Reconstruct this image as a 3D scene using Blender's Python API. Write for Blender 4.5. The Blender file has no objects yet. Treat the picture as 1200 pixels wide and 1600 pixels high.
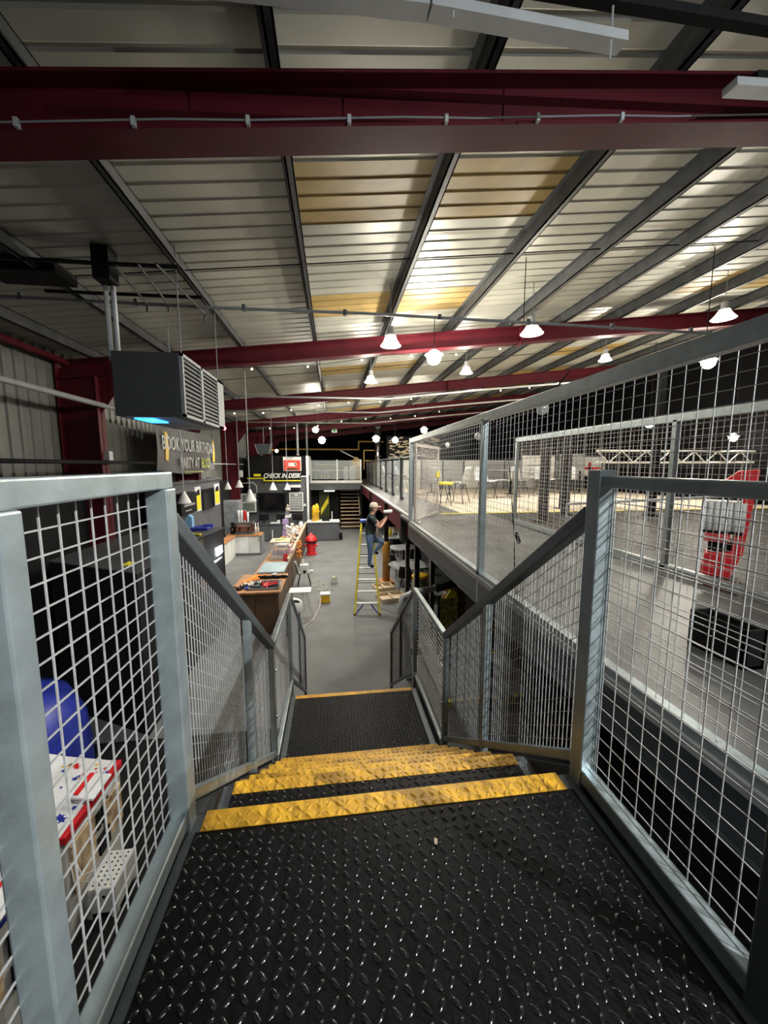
import bpy, bmesh, math, random
from mathutils import Vector, Matrix, Euler
random.seed(7)
PI = math.pi
C = bpy.context.scene.collection
SC = bpy.context.scene
G = -2.8            # ground floor level; the top platform of the stairs is z = 0

# ---------------------------------------------------------------- camera
pitch, yaw = math.atan(73 / 600), math.radians(7.4465)
fwd = Vector((math.sin(yaw) * math.cos(pitch), math.cos(yaw) * math.cos(pitch), -math.sin(pitch)))
rgt = Vector((math.cos(yaw), -math.sin(yaw), 0)); upv = rgt.cross(fwd)
cam = bpy.data.objects.new('camera', bpy.data.cameras.new('camera')); C.objects.link(cam)
cam.matrix_world = Matrix(((rgt.x, upv.x, -fwd.x, 0), (rgt.y, upv.y, -fwd.y, 0), (rgt.z, upv.z, -fwd.z, 1.2), (0, 0, 0, 1)))
cam.data.sensor_fit = 'HORIZONTAL'; cam.data.sensor_width = 36; cam.data.lens = 18.0
cam.data.clip_start = 0.02; cam.data.clip_end = 200
SC.camera = cam
# ---------------------------------------------------------------- world, exposure
w = bpy.data.worlds.new('world'); SC.world = w; w.use_nodes = True
w.node_tree.nodes['Background'].inputs[0].default_value = (0.6, 0.7, 0.8, 1)
w.node_tree.nodes['Background'].inputs[1].default_value = 0.0
SC.view_settings.view_transform = 'Standard'; SC.view_settings.look = 'None'
SC.view_settings.gamma = 1; SC.view_settings.use_curve_mapping = False
SC.view_settings.exposure = 1.05
def lamp(x, y, z, power, col=(1, .93, .8), r=.1, spot=None, aim=None, blend=.5):
    d = bpy.data.lights.new('lamp_light', 'SPOT' if spot else 'POINT'); d.energy = power; d.color = col; d.shadow_soft_size = r
    o = bpy.data.objects.new('lamp_light', d); C.objects.link(o); o.location = (x, y, z)
    if spot:
        d.spot_size = math.radians(spot); d.spot_blend = blend
        a = Vector(aim if aim else (x, y, z - 1)) - Vector((x, y, z)); o.rotation_euler = a.to_track_quat('-Z', 'Y').to_euler()
    return o
# lamps outside the frame, behind and right of the camera, plus added fill lights
lamp(3.8, -2.4, 3.6, 700, (.92, .97, 1), .009, spot=44, aim=(-.35, .95, .45), blend=.4)
lamp(4.0, -2.4, 3.6, 400, (.92, .97, 1), .012, spot=86, aim=(1.7, 3.6, -.2), blend=.6)
lamp(1.0, -1.6, 2.7, 50, (.9, .96, 1), .1)  # unseen fill, added to light the web of the nearest beam
lamp(6.5, 2.2, 3.3, 35, (1, .97, .9), .12)
lamp(-1.55, 2.2, 1.5, 110, (1, .98, .95), .12, spot=80, aim=(-2.35, 3.1, -2.0))  # fill spot in mid-air, added to brighten the game machines
for xx, yy in ((-1.0, 12.5), (1.2, 15.0), (-3.2, 16.2), (.2, 19.0)):  # added spots with no fixture, strengthening the downward light in the hall
    lamp(xx, yy, 3.0, 330, (1, .96, .88), .15, spot=125)

for xx, yy in ((4.2, 11.5), (7.5, 13.5), (10.5, 12.5)):  # added spots with no fixture, brightening the upper floor
    lamp(xx, yy, 3.6, 300, (1, .95, .86), .15, spot=96)

# ---------------------------------------------------------------- materials
MATS = {}
def mat(name, col, rough=.6, metal=0., var=.12, scale=8., bump=0., bscale=60., emit=None, alpha=None, col2=None, coat=0.):
    if name in MATS: return MATS[name]
    m = bpy.data.materials.new(name); m.use_nodes = True; MATS[name] = m
    nt = m.node_tree; b = nt.nodes['Principled BSDF']
    b.inputs['Roughness'].default_value = rough; b.inputs['Metallic'].default_value = metal
    if coat: b.inputs['Coat Weight'].default_value = coat
    tc = nt.nodes.new('ShaderNodeTexCoord')
    n = nt.nodes.new('ShaderNodeTexNoise'); n.inputs['Scale'].default_value = scale; n.inputs['Detail'].default_value = 5
    nt.links.new(tc.outputs['Object'], n.inputs['Vector'])
    cr = nt.nodes.new('ShaderNodeValToRGB'); cr.color_ramp.elements[0].position = .3; cr.color_ramp.elements[1].position = .7
    a = [max(0, c * (1 - var)) for c in col]; bb = [min(1, c * (1 + var)) for c in (col2 or col)]
    cr.color_ramp.elements[0].color = (*a, 1); cr.color_ramp.elements[1].color = (*bb, 1)
    nt.links.new(n.outputs['Fac'], cr.inputs['Fac']); nt.links.new(cr.outputs['Color'], b.inputs['Base Color'])
    if bump:
        n2 = nt.nodes.new('ShaderNodeTexNoise'); n2.inputs['Scale'].default_value = bscale; nt.links.new(tc.outputs['Object'], n2.inputs['Vector'])
        bp = nt.nodes.new('ShaderNodeBump'); bp.inputs['Strength'].default_value = bump; bp.inputs['Distance'].default_value = .01
        nt.links.new(n2.outputs['Fac'], bp.inputs['Height']); nt.links.new(bp.outputs['Normal'], b.inputs['Normal'])
    if emit: b.inputs['Emission Color'].default_value = (*emit[:3], 1); b.inputs['Emission Strength'].default_value = emit[3]
    if alpha is not None: b.inputs['Alpha'].default_value = alpha
    return m
M = dict(
 galv=mat('painted_grey_steel', (.35, .40, .405), .38, .55, .14, 14, .05, 90),
 darksteel=mat('dark_grey_steel', (.10, .115, .125), .4, .4, .12, 20),
 wire=mat('galvanised_wire', (.52, .51, .49), .4, .3, .15, 40),
 rustwire=mat('rusty_wire', (.48, .38, .32), .5, .2, .3, 30, col2=(.62, .58, .54)),
 rubber=mat('black_rubber', (.004, .004, .0045), .5, 0, .25, 30, .12, 240),
 lug=mat('black_rubber_lug', (.010, .010, .011), .17, 0, .2, 60),
 yel=mat('safety_yellow_rubber', (.66, .33, .015), .45, 0, .22, 9, .2, 150, col2=(.74, .39, .02)),
 yelsteel=mat('worn_yellow_steel', (.42, .24, .04), .55, .1, .3, 14),
 red=mat('oxide_red_steel', (.078, .006, .012), .55, 0, .15, 3, .03, 60),
 purlin=mat('purlin_steel', (.06, .063, .066), .5, .2, .3, 6, .1, 30),
 roof=mat('lined_roof_sheet', (.44, .44, .38), .42, .25, .12, 1.1, .04, 12),
 rooflight=mat('aged_rooflight', (.34, .235, .075), .5, 0, .22, 2.5, .1, 14),
 clad=mat('cream_cladding', (.15, .153, .137), .45, .2, .1, 1.5),
 dado=mat('dark_grey_wall', (.085, .09, .098), .7, 0, .15, 2),
 void=mat('black_painted_wall', (.0025, .0025, .003), .9),
 black=mat('matt_black', (.006, .006, .0065), .85, 0, .2, 5),
 glossblack=mat('gloss_black', (.01, .01, .011), .2, 0, .1, 5),
 floor=mat('grey_floor', (.15, .153, .15), .75, 0, .16, 1.4, .1, 200),
 deck=mat('scuffed_grey_deck', (.07, .07, .069), .42, 0, .3, 2.2, .06, 20, col2=(.125, .125, .12)),
 tan=mat('tan_boards', (.62, .52, .40), .5, 0, .1, 3),
 white=mat('white_paint', (.72, .73, .72), .45, 0, .06, 4),
 offwhite=mat('off_white_plastic', (.66, .66, .62), .4, 0, .08, 6),
 wood=mat('orange_wood', (.42, .19, .075), .5, 0, .25, 6, .05, 50),
 brown=mat('brown_panel', (.115, .062, .033), .5, 0, .3, 3, .05, 30),
 palewood=mat('pale_wood', (.55, .44, .30), .6, 0, .18, 8),
 grey=mat('mid_grey', (.22, .23, .235), .55, 0, .12, 5),
 lgrey=mat('light_grey', (.42, .43, .43), .5, 0, .1, 5),
 redp=mat('red_plastic', (.62, .02, .025), .35, 0, .12, 6),
 bright_yellow=mat('yellow_fibreglass', (.82, .70, .03), .4, 0, .06, 5),
 mustard=mat('mustard_yellow', (.75, .45, .02), .45, 0, .12, 5),
 blue=mat('blue_plastic', (.02, .035, .30), .4, 0, .15, 5),
 orange=mat('orange_cloth', (.75, .26, .04), .8, 0, .2, 10),
 purple=mat('purple_card', (.25, .12, .42), .6, 0, .3, 30, col2=(.5, .4, .65)),
 floral=mat('pale_green_paper', (.50, .56, .46), .8, 0, .35, 25, col2=(.75, .76, .7)),
 chrome=mat('bright_metal', (.7, .7, .7), .18, 1, .05, 5),
 copper=mat('coppery_metal', (.32, .17, .12), .25, .9, .3, 12),
 glass=mat('clear_panel', (.62, .66, .66), .1, 0, .03, 2, alpha=.28),
 bulb=mat('lamp_glow', (1, .9, .7), .4, 0, 0, 1, emit=(1, .88, .68, 30)),
 farbulb=mat('far_lamp_glow', (1, .9, .7), .4, 0, 0, 1, emit=(1, .92, .72, 45)),
 fest=mat('festoon_glow', (1, .9, .7), .4, 0, 0, 1, emit=(1, .85, .6, 3)),
 shade=mat('ribbed_lamp_shade', (.75, .75, .72), .2, .1, .05, 20, alpha=.55),
 coneshade=mat('white_cone_shade', (.75, .75, .72), .4, 0, .04, 20),
 denim=mat('blue_denim', (.10, .17, .30), .85, 0, .3, 14, .2, 120),
 tshirt=mat('dark_shirt', (.016, .028, .028), .85, 0, .3, 8),
 cream=mat('cream_cloth', (.58, .50, .42), .85, 0, .12, 14),
 skin=mat('skin', (.55, .31, .22), .55, 0, .08, 10),
 hair=mat('grey_brown_hair', (.12, .09, .07), .8, 0, .2, 40),
 yl=mat('pale_yellow_print', (.5, .5, .12), .6),
 brick=mat('brown_brick', (.19, .10, .07), .8, 0, .3, 9),
)
for n_, s_ in (('rubber', .12), ('void', .1), ('black', .25), ('red', .22)):
    M[n_].node_tree.nodes['Principled BSDF'].inputs['Specular IOR Level'].default_value = s_
# ---------------------------------------------------------------- helpers
class MB:
    def __init__(s): s.v = []; s.f = []
    def add(s, vs, fs):
        k = len(s.v); s.v += [tuple(v) for v in vs]; s.f += [tuple(i + k for i in f) for f in fs]; return s
    def box(s, x0, x1, y0, y1, z0, z1):
        return s.add([(x, y, z) for z in (z0, z1) for y in (y0, y1) for x in (x0, x1)],
                     [(0, 2, 3, 1), (4, 5, 7, 6), (0, 1, 5, 4), (2, 6, 7, 3), (0, 4, 6, 2), (1, 3, 7, 5)])
    def bar(s, p, q, w, h, up=(0, 0, 1)):
        p = Vector(p); q = Vector(q); d = (q - p).normalized(); u = Vector(up)
        a = d.cross(u)
        if a.length < 1e-4: a = d.cross(Vector((0, 1, 0)))
        a.normalize(); b = a.cross(d).normalized() * (h / 2); a = a * (w / 2)
        vs = [e + sa * a + sb * b for e in (p, q) for sa, sb in ((-1, -1), (1, -1), (1, 1), (-1, 1))]
        return s.add(vs, [(3, 2, 1, 0), (4, 5, 6, 7), (0, 1, 5, 4), (1, 2, 6, 5), (2, 3, 7, 6), (3, 0, 4, 7)])
    def tube(s, pts, r, n=8, cap=True):
        pts = [Vector(p) for p in pts]; rs = r if isinstance(r, (list, tuple)) else [r] * len(pts)
        d0 = (pts[1] - pts[0]).normalized(); a = d0.orthogonal().normalized(); rings = []
        for i, p in enumerate(pts):
            d = (pts[min(i + 1, len(pts) - 1)] - pts[max(i - 1, 0)]).normalized()
            a = (a - d * a.dot(d)).normalized(); b = d.cross(a)
            rings.append([p + (a * math.cos(2 * PI * k / n) + b * math.sin(2 * PI * k / n)) * rs[i] for k in range(n)])
        fs = [(i * n + k, i * n + (k + 1) % n, (i + 1) * n + (k + 1) % n, (i + 1) * n + k) for i in range(len(pts) - 1) for k in range(n)]
        if cap: fs += [tuple(range(n))[::-1], tuple((len(pts) - 1) * n + k for k in range(n))]
        return s.add([v for r_ in rings for v in r_], fs)
    def lathe(s, prof, n=16, o=(0, 0, 0)):
        vs = [(o[0] + r * math.cos(2 * PI * k / n), o[1] + r * math.sin(2 * PI * k / n), o[2] + z) for r, z in prof for k in range(n)]
        fs = [(i * n + k, i * n + (k + 1) % n, (i + 1) * n + (k + 1) % n, (i + 1) * n + k) for i in range(len(prof) - 1) for k in range(n)]
        return s.add(vs, fs)
    def prism(s, poly, ax, a, b):   # poly in the two other axes
        f = {'x': lambda u, v, t: (t, u, v), 'y': lambda u, v, t: (u, t, v), 'z': lambda u, v, t: (u, v, t)}[ax]
        n = len(poly)
        return s.add([f(u, v, a) for u, v in poly] + [f(u, v, b) for u, v in poly],
                     [tuple(range(n))[::-1], tuple(range(n, 2 * n))] + [(i, (i + 1) % n, n + (i + 1) % n, n + i) for i in range(n)])
    def ball(s, c, r, n=10, m=6, sc=(1, 1, 1)):
        prof = [(max(1e-4, r * math.sin(PI * i / m)), -r * math.cos(PI * i / m)) for i in range(m + 1)]
        k = len(s.v); s.lathe(prof, n)
        for i in range(k, len(s.v)):
            x, y, z = s.v[i]; s.v[i] = (c[0] + x * sc[0], c[1] + y * sc[1], c[2] + z * sc[2])
        return s
    def quad(s, a, b, c, d): return s.add([a, b, c, d], [(0, 1, 2, 3)])
    def build(s, name, m, parent=None, smooth=False, bev=0, world=False, **props):
        me = bpy.data.meshes.new(name); me.from_pydata(s.v, [], s.f); 
        bm = bmesh.new(); bm.from_mesh(me); bmesh.ops.recalc_face_normals(bm, faces=bm.faces); bm.to_mesh(me); bm.free()
        if smooth:
            for p in me.polygons: p.use_smooth = True
        me.materials.append((M.get(m) or MATS[m]) if isinstance(m, str) else m)
        o = bpy.data.objects.new(name, me); C.objects.link(o)
        if parent:
            o.parent = parent
            if world: o.matrix_parent_inverse = Matrix.Translation(-Vector(parent.location))
        if bev:
            b = o.modifiers.new('bevel', 'BEVEL'); b.width = bev; b.segments = 2; b.limit_method = 'ANGLE'
        for k, v in props.items(): o[k] = v
        return o
def thing(name, label=None, cat=None, loc=(0, 0, 0), rz=0, group=None, kind=None):
    o = bpy.data.objects.new(name, None); C.objects.link(o); o.empty_display_size = .1
    o.location = loc; o.rotation_euler = (0, 0, rz)
    return tag(o, label, cat, group, kind)
def tag(o, label=None, cat=None, group=None, kind=None):
    if label: o['label'] = label
    if cat: o['category'] = cat
    if group: o['group'] = group
    if kind: o['kind'] = kind
    return o
def dup(root, loc, rz=None, label=None, group=None):
    def cp(o, par):
        c = o.copy(); C.objects.link(c)
        if par: c.parent = par
        for ch in kids.get(o.name, []): cp(ch, c)
        return c
    kids = {}
    for o in C.objects:
        if o.parent: kids.setdefault(o.parent.name, []).append(o)
    r = cp(root, None); r.location = loc
    if rz is not None: r.rotation_euler = (0, 0, rz)
    if label: r['label'] = label
    if group: r['group'] = group
    return r
def share(src, parent, loc=None, name=None):
    c = src.copy(); C.objects.link(c); c.parent = parent
    if loc is not None: c.location = loc
    return c
def text(s, size, m, loc, rot, parent=None, name='lettering', sx=1., shear=0., depth=.004, align='CENTER', world=False, bold=0.):
    cu = bpy.data.curves.new(name, 'FONT'); cu.body = s; cu.size = size; cu.align_x = align; cu.extrude = depth; cu.shear = shear; cu.offset = bold; cu.resolution_u = 3
    t = bpy.data.objects.new(name, cu); C.objects.link(t)
    me = bpy.data.meshes.new_from_object(t.evaluated_get(bpy.context.evaluated_depsgraph_get()))
    bpy.data.objects.remove(t); o = bpy.data.objects.new(name, me); C.objects.link(o); me.materials.clear(); me.materials.append(M.get(m) or MATS[m])
    o.location = loc; o.rotation_euler = rot; o.scale = (sx, 1, 1)
    if parent:
        o.parent = parent
        if world: o.matrix_parent_inverse = Matrix.Translation(-Vector(parent.location))
    return o
def grid_wires(a, b, c, d, pu, pv, r, rh=None):
    """welded mesh in the parallelogram a (low near) b (low far) c (high far) d (high near); pitches along a-b and a-d"""
    a, b, c, d = map(Vector, (a, b, c, d)); m = MB()
    nu = max(1, round((b - a).length / pu)); nv = max(1, round((d - a).length / pv))
    nrm = (b - a).cross(d - a).normalized() * r
    for i in range(1, nu):
        t = i / nu; m.bar(a.lerp(b, t) + nrm, d.lerp(c, t) + nrm, 2 * r, 2 * r, nrm)
    rh = rh or r
    for j in range(1, nv):
        t = j / nv; m.bar(a.lerp(d, t) - nrm, b.lerp(c, t) - nrm, 2 * rh, 2 * rh, nrm)
    return m
def R(z): return 3.43 + .112 * z          # underside of the rafters at x
# ================================================================ the building
XW, XR, YB, YF = -5.3, 13.0, -3.0, 34.0
RAF = [2.86, 8.36, 13.86, 19.36, 24.86, 30.36]
fl = MB().box(XW, XR, YB, YF, G - .1, G).build('floor', 'floor'); tag(fl, kind='structure')
ceil = thing('ceiling', kind='structure')
def sheet(x0, x1, w=.935):
    m = MB(); prof = []
    for k in range(4):
        y = k * w / 4; prof += [(y, 0), (y + .172, 0), (y + .190, .012), (y + .214, .012)]
    prof.append((w, 0))
    n = len(prof)
    vs = [(x, y, 3.97 + .112 * x + z) for x in (x0, x1) for y, z in prof] 
    return m.add(vs, [(i, i + 1, n + i + 1, n + i) for i in range(n - 1)])
whole = None; parts3 = None
y = -2.62; k = 0
RL = {7, 10, 15, 18, 21, 24}
while y < YF:
    k = round((y + 2.62) / .935)
    if k in RL:
        spans = [(XW, -.33, 'roof'), (-.33, 2.6, 'rooflight'), (2.6, 6.45, 'roof'), (6.45, 9.3, 'rooflight'), (9.3, XR, 'roof')]
        if parts3 is None: parts3 = [sheet(a, b).build('rooflight' if m == 'rooflight' else 'roof_sheet', m, ceil) for a, b, m in spans]; new = parts3
        else: new = [share(p, ceil) for p in parts3]
    else:
        if whole is None: whole = sheet(XW, XR).build('roof_sheet', 'roof', ceil); new = [whole]
        else: new = [share(whole, ceil)]
    for o in new: o.location.y = y
    y += .935
MB().box(XW - .2, XR + .2, YB, YF, 5.9, 5.95).build('roof_skin', 'black', ceil)
for x in (-4.63, -3.32, -1.85, -.36, 1.08, 2.54, 3.85, 5.1, 6.43, 7.85, 9.25, 10.66, 12.0):
    z = 3.77 + .112 * x; m = MB()
    m.box(x - .008, x + .008, YB, YF, z, z + .2).box(x - .008, x + .062, YB, YF, z, z + .012).box(x - .062, x + .008, YB, YF, z + .19, z + .2)
    m.box(x + .05, x + .062, YB, YF, z, z + .03).build('purlin', 'purlin', ceil)
m = None
for yb in (5.47, 11.35, 16.85, 22.3):
    o = MB().tube([(XW, yb, 3.85 + .112 * XW), (XR, yb, 3.85 + .112 * XR)], .008, 5).build('sag_rod', 'black', ceil)
def rafter(y, z0=0):
    m = MB(); a = .10; X0, X1 = XW + .1, XR
    def fl_(zz, w, t, x0=X0, x1=X1): m.bar((x0, y + .12, R(x0) + zz), (x1, y + .12, R(x1) + zz), w, t)
    fl_(.01, .24, .022); fl_(.33, .24, .022); fl_(.17, .014, .31)
    return m
for i, yy in enumerate(RAF):
    rafter(yy).build('rafter', 'red', ceil)
    s = MB(); x = 4.15
    s.bar((x, yy + .0, R(x) - .03), (x, yy + .0, R(x) + .35), .03, .02, (1, 0, 0)).box(x - .02, x + .02, yy, yy + .24, R(x) - .04, R(x) + .34)
    s.build('splice_plate', 'red', ceil)
# wall left
wl = thing('wall_left', kind='structure')
dark_floor = MB().box(-5.0, -.62, -1, 5.6, G, G + .006).build('floor.002', 'black'); tag(dark_floor, kind='structure')  # black area of the ground floor left of the stairs
prof = []
m = MB()
def vsheet(w=1.0):
    p = []
    for k in range(4):
        t = k * w / 4; p += [(t, 0), (t + .17, 0), (t + .185, .03), (t + .23, .03)]
    p.append((w, 0)); n = len(p)
    return MB().add([(XW + dx, t, z) for z in (G, 3.62) for t, dx in p], [(i, i + 1, n + i + 1, n + i) for i in range(n - 1)])
vs0 = vsheet().build('cladding_sheet', 'clad', wl); vs0.location.y = YB
for k in range(1, 37): o = share(vs0, wl); o.location.y = YB + k
MB().box(-4.72, -4.68, 10.4, 16.7, G, .66).box(-4.75, -4.62, 10.4, 16.7, .64, .70).box(-5.2, -4.68, 16.66, 16.7, G, .70).build('dado_panel', 'dado', wl)
MB().box(XW - .08, XW - .05, YB, YF, G, 4.0).build('wall_lining', 'clad', wl)
MB().box(-5.2, -4.98, YB, 21, G, .5).build('dark_lower_wall', 'black', wl)
for yy in RAF:
    m = MB()
    zb = .7 if 10 < yy < 16 else G
    m.box(-5.25, -4.56, yy + .11, yy + .13, zb, R(-5) + .2).box(-4.58, -4.56, yy, yy + .24, zb, R(-4.56) + .05).box(-5.27, -5.25, yy, yy + .24, G, R(-5.2) + .3)
    m.prism([(-5.25, 2.2), (-4.57, 2.2), (-4.0, R(-4.0)), (-5.25, R(-5.25))], 'y', yy + .112, yy + .128)
    m.build('column', 'red', wl)
for z, x, rr in ((2.37, -4.48, .05), (1.26, -4.5, .035)):
    MB().tube([(x, YB, z), (x, 10.2 if rr == .055 else 11, z)], rr, 8).build('wall_rail', 'grey' if rr > .04 else 'black', wl, smooth=True)
MB().tube([(-4.66, 12.6, 1.25), (-4.66, 21, 1.25)], .025, 6).build('wall_rail', 'grey', wl)
MB().tube([(-5.1, YB, 3.18), (-5.1, YF, 3.18)], .06, 8).build('eave_strut', 'red', wl)
MB().box(-4.56, -4.45, 8.42, 8.56, 1.3, 1.48).build('junction_box', 'lgrey', wl)
# wall right / front / back
wr = MB().box(XR, XR + .1, YB, YF, G, 6.2).build('wall_right', 'void'); tag(wr, kind='structure')
wf = MB().box(XW, XR, YB - .1, YB, G, 6.2).build('wall_front', 'dado'); tag(wf, kind='structure')
wb = thing('wall_back', kind='structure')
MB().box(XW, XR, YF, YF + .1, G, 6.2).build('wall_panel', 'void', wb)
MB().box(-4.6, 2.2, 33.9, 33.98, 2.5, 2.62).build('yellow_trim', 'mustard', wb)
MB().box(2.2, 4.4, 33.9, 33.98, 3.2, 3.3).box(2.15, 2.25, 33.9, 33.98, 2.5, 3.3).build('yellow_trim', 'mustard', wb)

# ---- mezzanine (upper floor)
mz = thing('floor.001', kind='structure')
MB().box(1.60, 3.78, -1.5, 9.25, -.06, 0).box(1.75, 3.2, 9.25, 27.0, -.06, 0).build('grey_deck', 'deck', mz)
MB().box(3.78, XR, -1.5, 9.2, -.06, 0).build('dark_deck', mat('dark_deck', (.016, .015, .015), .55, 0, .3, 3), mz)
MB().box(3.2, XR, 9.25, YF, -.06, .0).build('tan_deck', 'tan', mz)
MB().box(1.75, 3.2, 27.0, YF, -.06, .0).build('tan_deck', 'tan', mz)
MB().box(2.65, XR, 9.2, 9.29, 0, .006).build('yellow_edge_strip', 'bright_yellow', mz)
MB().box(1.50, 1.62, -1.5, 7.66, -.03, .025).build('edge_angle', 'lgrey', mz, bev=.004)
MB().box(1.52, 1.60, -1.5, 7.66, -.26, -.03).box(1.50, 1.66, -1.5, 7.66, -.28, -.26).build('edge_beam', 'darksteel', mz)
MB().box(1.62, 1.84, 9.25, 9.3, -.68, -.06).build('end_plate', 'darksteel', mz)
MB().box(1.72, 1.80, 7.66, 27.0, -.03, .02).build('edge_angle', 'lgrey', mz)
MB().box(1.76, 1.80, 7.66, 27.0, -.55, -.06).build('edge_beam', 'red', mz)
for xx, yy in ((1.7, 7.7), (2.35, 8.9), (2.75, 10.6), (1.9, 9.75), (4.6, 7.4), (4.6, 12), (1.7, 18), (1.7, 24), (4.6, 18)):
    MB().box(xx - .05, xx + .05, yy - .05, yy + .05, G, -.06).box(xx - .12, xx + .12, yy - .12, yy + .12, G, G + .015).build('support_post', 'glossblack', mz)
for yy in (9.0, 12.6, 16.5, 20.5, 24.5):
    MB().box(1.8, XR, yy - .04, yy + .04, -.36, -.06).build('cross_beam', 'black', mz)
# bridge at the far end of the hall
MB().box(-1.5, 1.76, 24.3, 27.0, -.06, .0).build('bridge_deck', 'deck', mz)
MB().box(-1.5, 1.76, 24.25, 24.3, -.33, .1).build('bridge_fascia', 'dado', mz)
MB().box(-1.5, 1.76, 24.2, 24.3, .1, .26).build('bridge_edge', 'white', mz)
# upper-level dark interior wall blocks in the far left corner
blk = thing('wall_office', kind='structure')
MB().box(-4.66, -1.45, 21.8, 26, .55, 1.72).build('black_upper_wall', 'black', blk)
MB().box(-4.66, -1.45, 21.8, 26, G, .55).build('grey_lower_wall', 'dado', blk)
MB().box(-1.50, -1.38, 21.7, 21.8, G, 1.72).box(-1.46, -1.38, 21.8, 24.2, .62, 1.72).box(-2.0, -1.38, 21.72, 21.79, .56, .62).build('white_corner_trim', 'white', blk)
dr = thing('door_1', kind='structure')
MB().box(-.95, -.30, 25.0, 25.06, G, -.42).build('dark_leaf', mat('dark_green_leaf', (.035, .045, .006), .6), dr)
MB().prism([(-.85, -2.0), (-.35, -1.2), (-.35, -.75), (-.85, -1.6)], 'y', 24.985, 25.0).build('yellow_flash', 'bright_yellow', dr)
MB().box(-.30, .32, 25.2, 25.3, G, -.42).box(-1.5, -.95, 25.2, 25.3, G, -.42).build('black_recess', 'black', dr)
MB().box(-.6, .05, 24.1, 24.24, -.42, -.36).build('door_light', mat('white_batten', (.8, .8, .78), .5, emit=(1, .97, .9, 1.2)), dr)
wp = MB().box(1.66, 1.72, 24.4, 26.5, G, -.06).box(-1.5, 1.7, 27.0, 27.05, G, -.06).build('wall_partition', 'black'); tag(wp, kind='structure')
# ================================================================ staircase
XL, XRr = -.50, .90
st = thing('steel_staircase', 'steel staircase going down with black rubber mats and yellow nosings', 'staircase')
def lugs(x0, x1, y0, y1, z, pitch=.034):
    m = MB(); r = 0; y = y0 + .012
    L, W, Hh = .0155, .0060, .0040
    while y < y1 - .008:
        x = x0 + .012; c = 0
        while x < x1 - .012:
            s = 1 if (r + c) % 2 else -1; a = s * math.radians(48) ; ca, sa = math.cos(a), math.sin(a)
            pts = [(L * math.cos(q), W * math.sin(q), 0) for q in QA] + [(L * .66 * math.cos(q), W * .6 * math.sin(q), Hh * .8) for q in QA] + [(-L * .3, 0, Hh), (L * .3, 0, Hh)]
            m.add([(x + px * ca - py * sa, y + px * sa + py * ca, z + pz) for px, py, pz in pts],
                  [(i, (i + 1) % 8, 8 + (i + 1) % 8, 8 + i) for i in range(8)] + [(8, 9, 17), (9, 10, 17), (10, 11, 16, 17), (11, 12, 16), (12, 13, 16), (13, 14, 16), (14, 15, 17, 16), (15, 8, 17)])
            x += pitch; c += 1
        y += pitch; r += 1
    return m
QA = [k * PI / 4 for k in range(8)]
def mat_part(name, x0, x1, y0, y1, z, m1, m2, parent):
    o = MB().box(x0, x1, y0, y1, z - .006, z).build(name, m1, parent)
    lugs(x0, x1, max(y0, -.3), y1, z).build('raised_lugs', m2, o, smooth=True, kind='stuff')
    return o
m = MB().box(XL, XRr, -1.3, 1.27, -.05, -.006)
m.build('top_platform', 'darksteel', st)
mat_part('platform_mat', -.47, .87, -1.3, 1.198, 0, 'rubber', 'lug', st)
mat_part('yellow_nosing', -.455, .845, 1.198, 1.272, .003, 'yel', 'yel', st)
MB().box(-.455, .845, 1.268, 1.276, -.045, .002).build('nosing_lip', 'yel', st)
NY = [1.612, 1.865, 2.115, 2.38, 2.645, 2.905]
prev = 1.27
for i, ny in enumerate(NY):
    z = -.19 * (i + 1)
    t = MB().box(XL + .005, XRr - .005, prev - .03, ny - .012, z - .04, z - .006).build('tread', 'yelsteel' if i else 'darksteel', st)
    mat_part('tread_mat', -.45, .838, prev - .02, ny - .065, z, 'rubber', 'lug', t)
    mat_part('yellow_nosing', -.45, .838, ny - .065, ny, z + .002, 'yel', 'yel', t)
    MB().box(-.45, .838, ny - .004, ny + .004, z - .045, z).build('nosing_lip', 'yel', t)
    prev = ny
ZL = -1.33
MB().box(XL, XRr, 2.88, 4.05, ZL - .05, ZL - .006).build('landing', 'darksteel', st)
mat_part('landing_mat', -.45, .84, 2.9, 4.0, ZL, 'rubber', 'lug', st)
MB().box(-.45, .84, 4.0, 4.055, ZL - .04, ZL + .003).build('yellow_nosing', 'yel', st)
for i in range(7):
    z = ZL - .184 * (i + 1); y0 = 4.05 + .265 * i
    t = MB().box(XL, XRr, y0 - .02, y0 + .265, z - .04, z).build('tread', 'darksteel', st)
    MB().box(-.45, .84, y0 + .21, y0 + .265, z, z + .004).build('yellow_nosing', 'yel', t)
S1 = -.19 / .265
for x in (XL - .03, XRr + .03):
    m = MB().prism([(1.20, -.30), (1.20, -.02), (1.30, .0), (3.0, -1.24), (3.0, -1.5), (2.85, -1.58)], 'x', x - .01, x + .01)
    m.box(x - .01, x + .01, 2.95, 4.1, ZL - .2, ZL + .03)
    m.prism([(4.05, ZL - .25), (4.05, ZL + .0), (5.95, G + .12), (6.05, G), (5.75, G)], 'x', x - .01, x + .01)
    m.box(x - .01, x + .01, -1.3, 1.25, -.22, .01)
    m.build('stringer', 'darksteel', st)
for x in (XL, XRr):
    for y in (-1.2, 1.15): MB().box(x - .05, x + .05, y - .05, y + .05, G, -.05).build('support_post', 'darksteel', st)
    MB().box(x - .04, x + .04, 3.95, 4.03, G, ZL - .05).build('support_post', 'darksteel', st)
# small tear of tape/litter on the mat
tag(MB().prism([(.30, 1.055), (.308, 1.052), (.314, 1.068), (.304, 1.074)], 'z', .0045, .0065).build('paper_scrap', 'palewood'), 'tiny curled scrap of paper lying on the black platform mat', 'litter')

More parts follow.
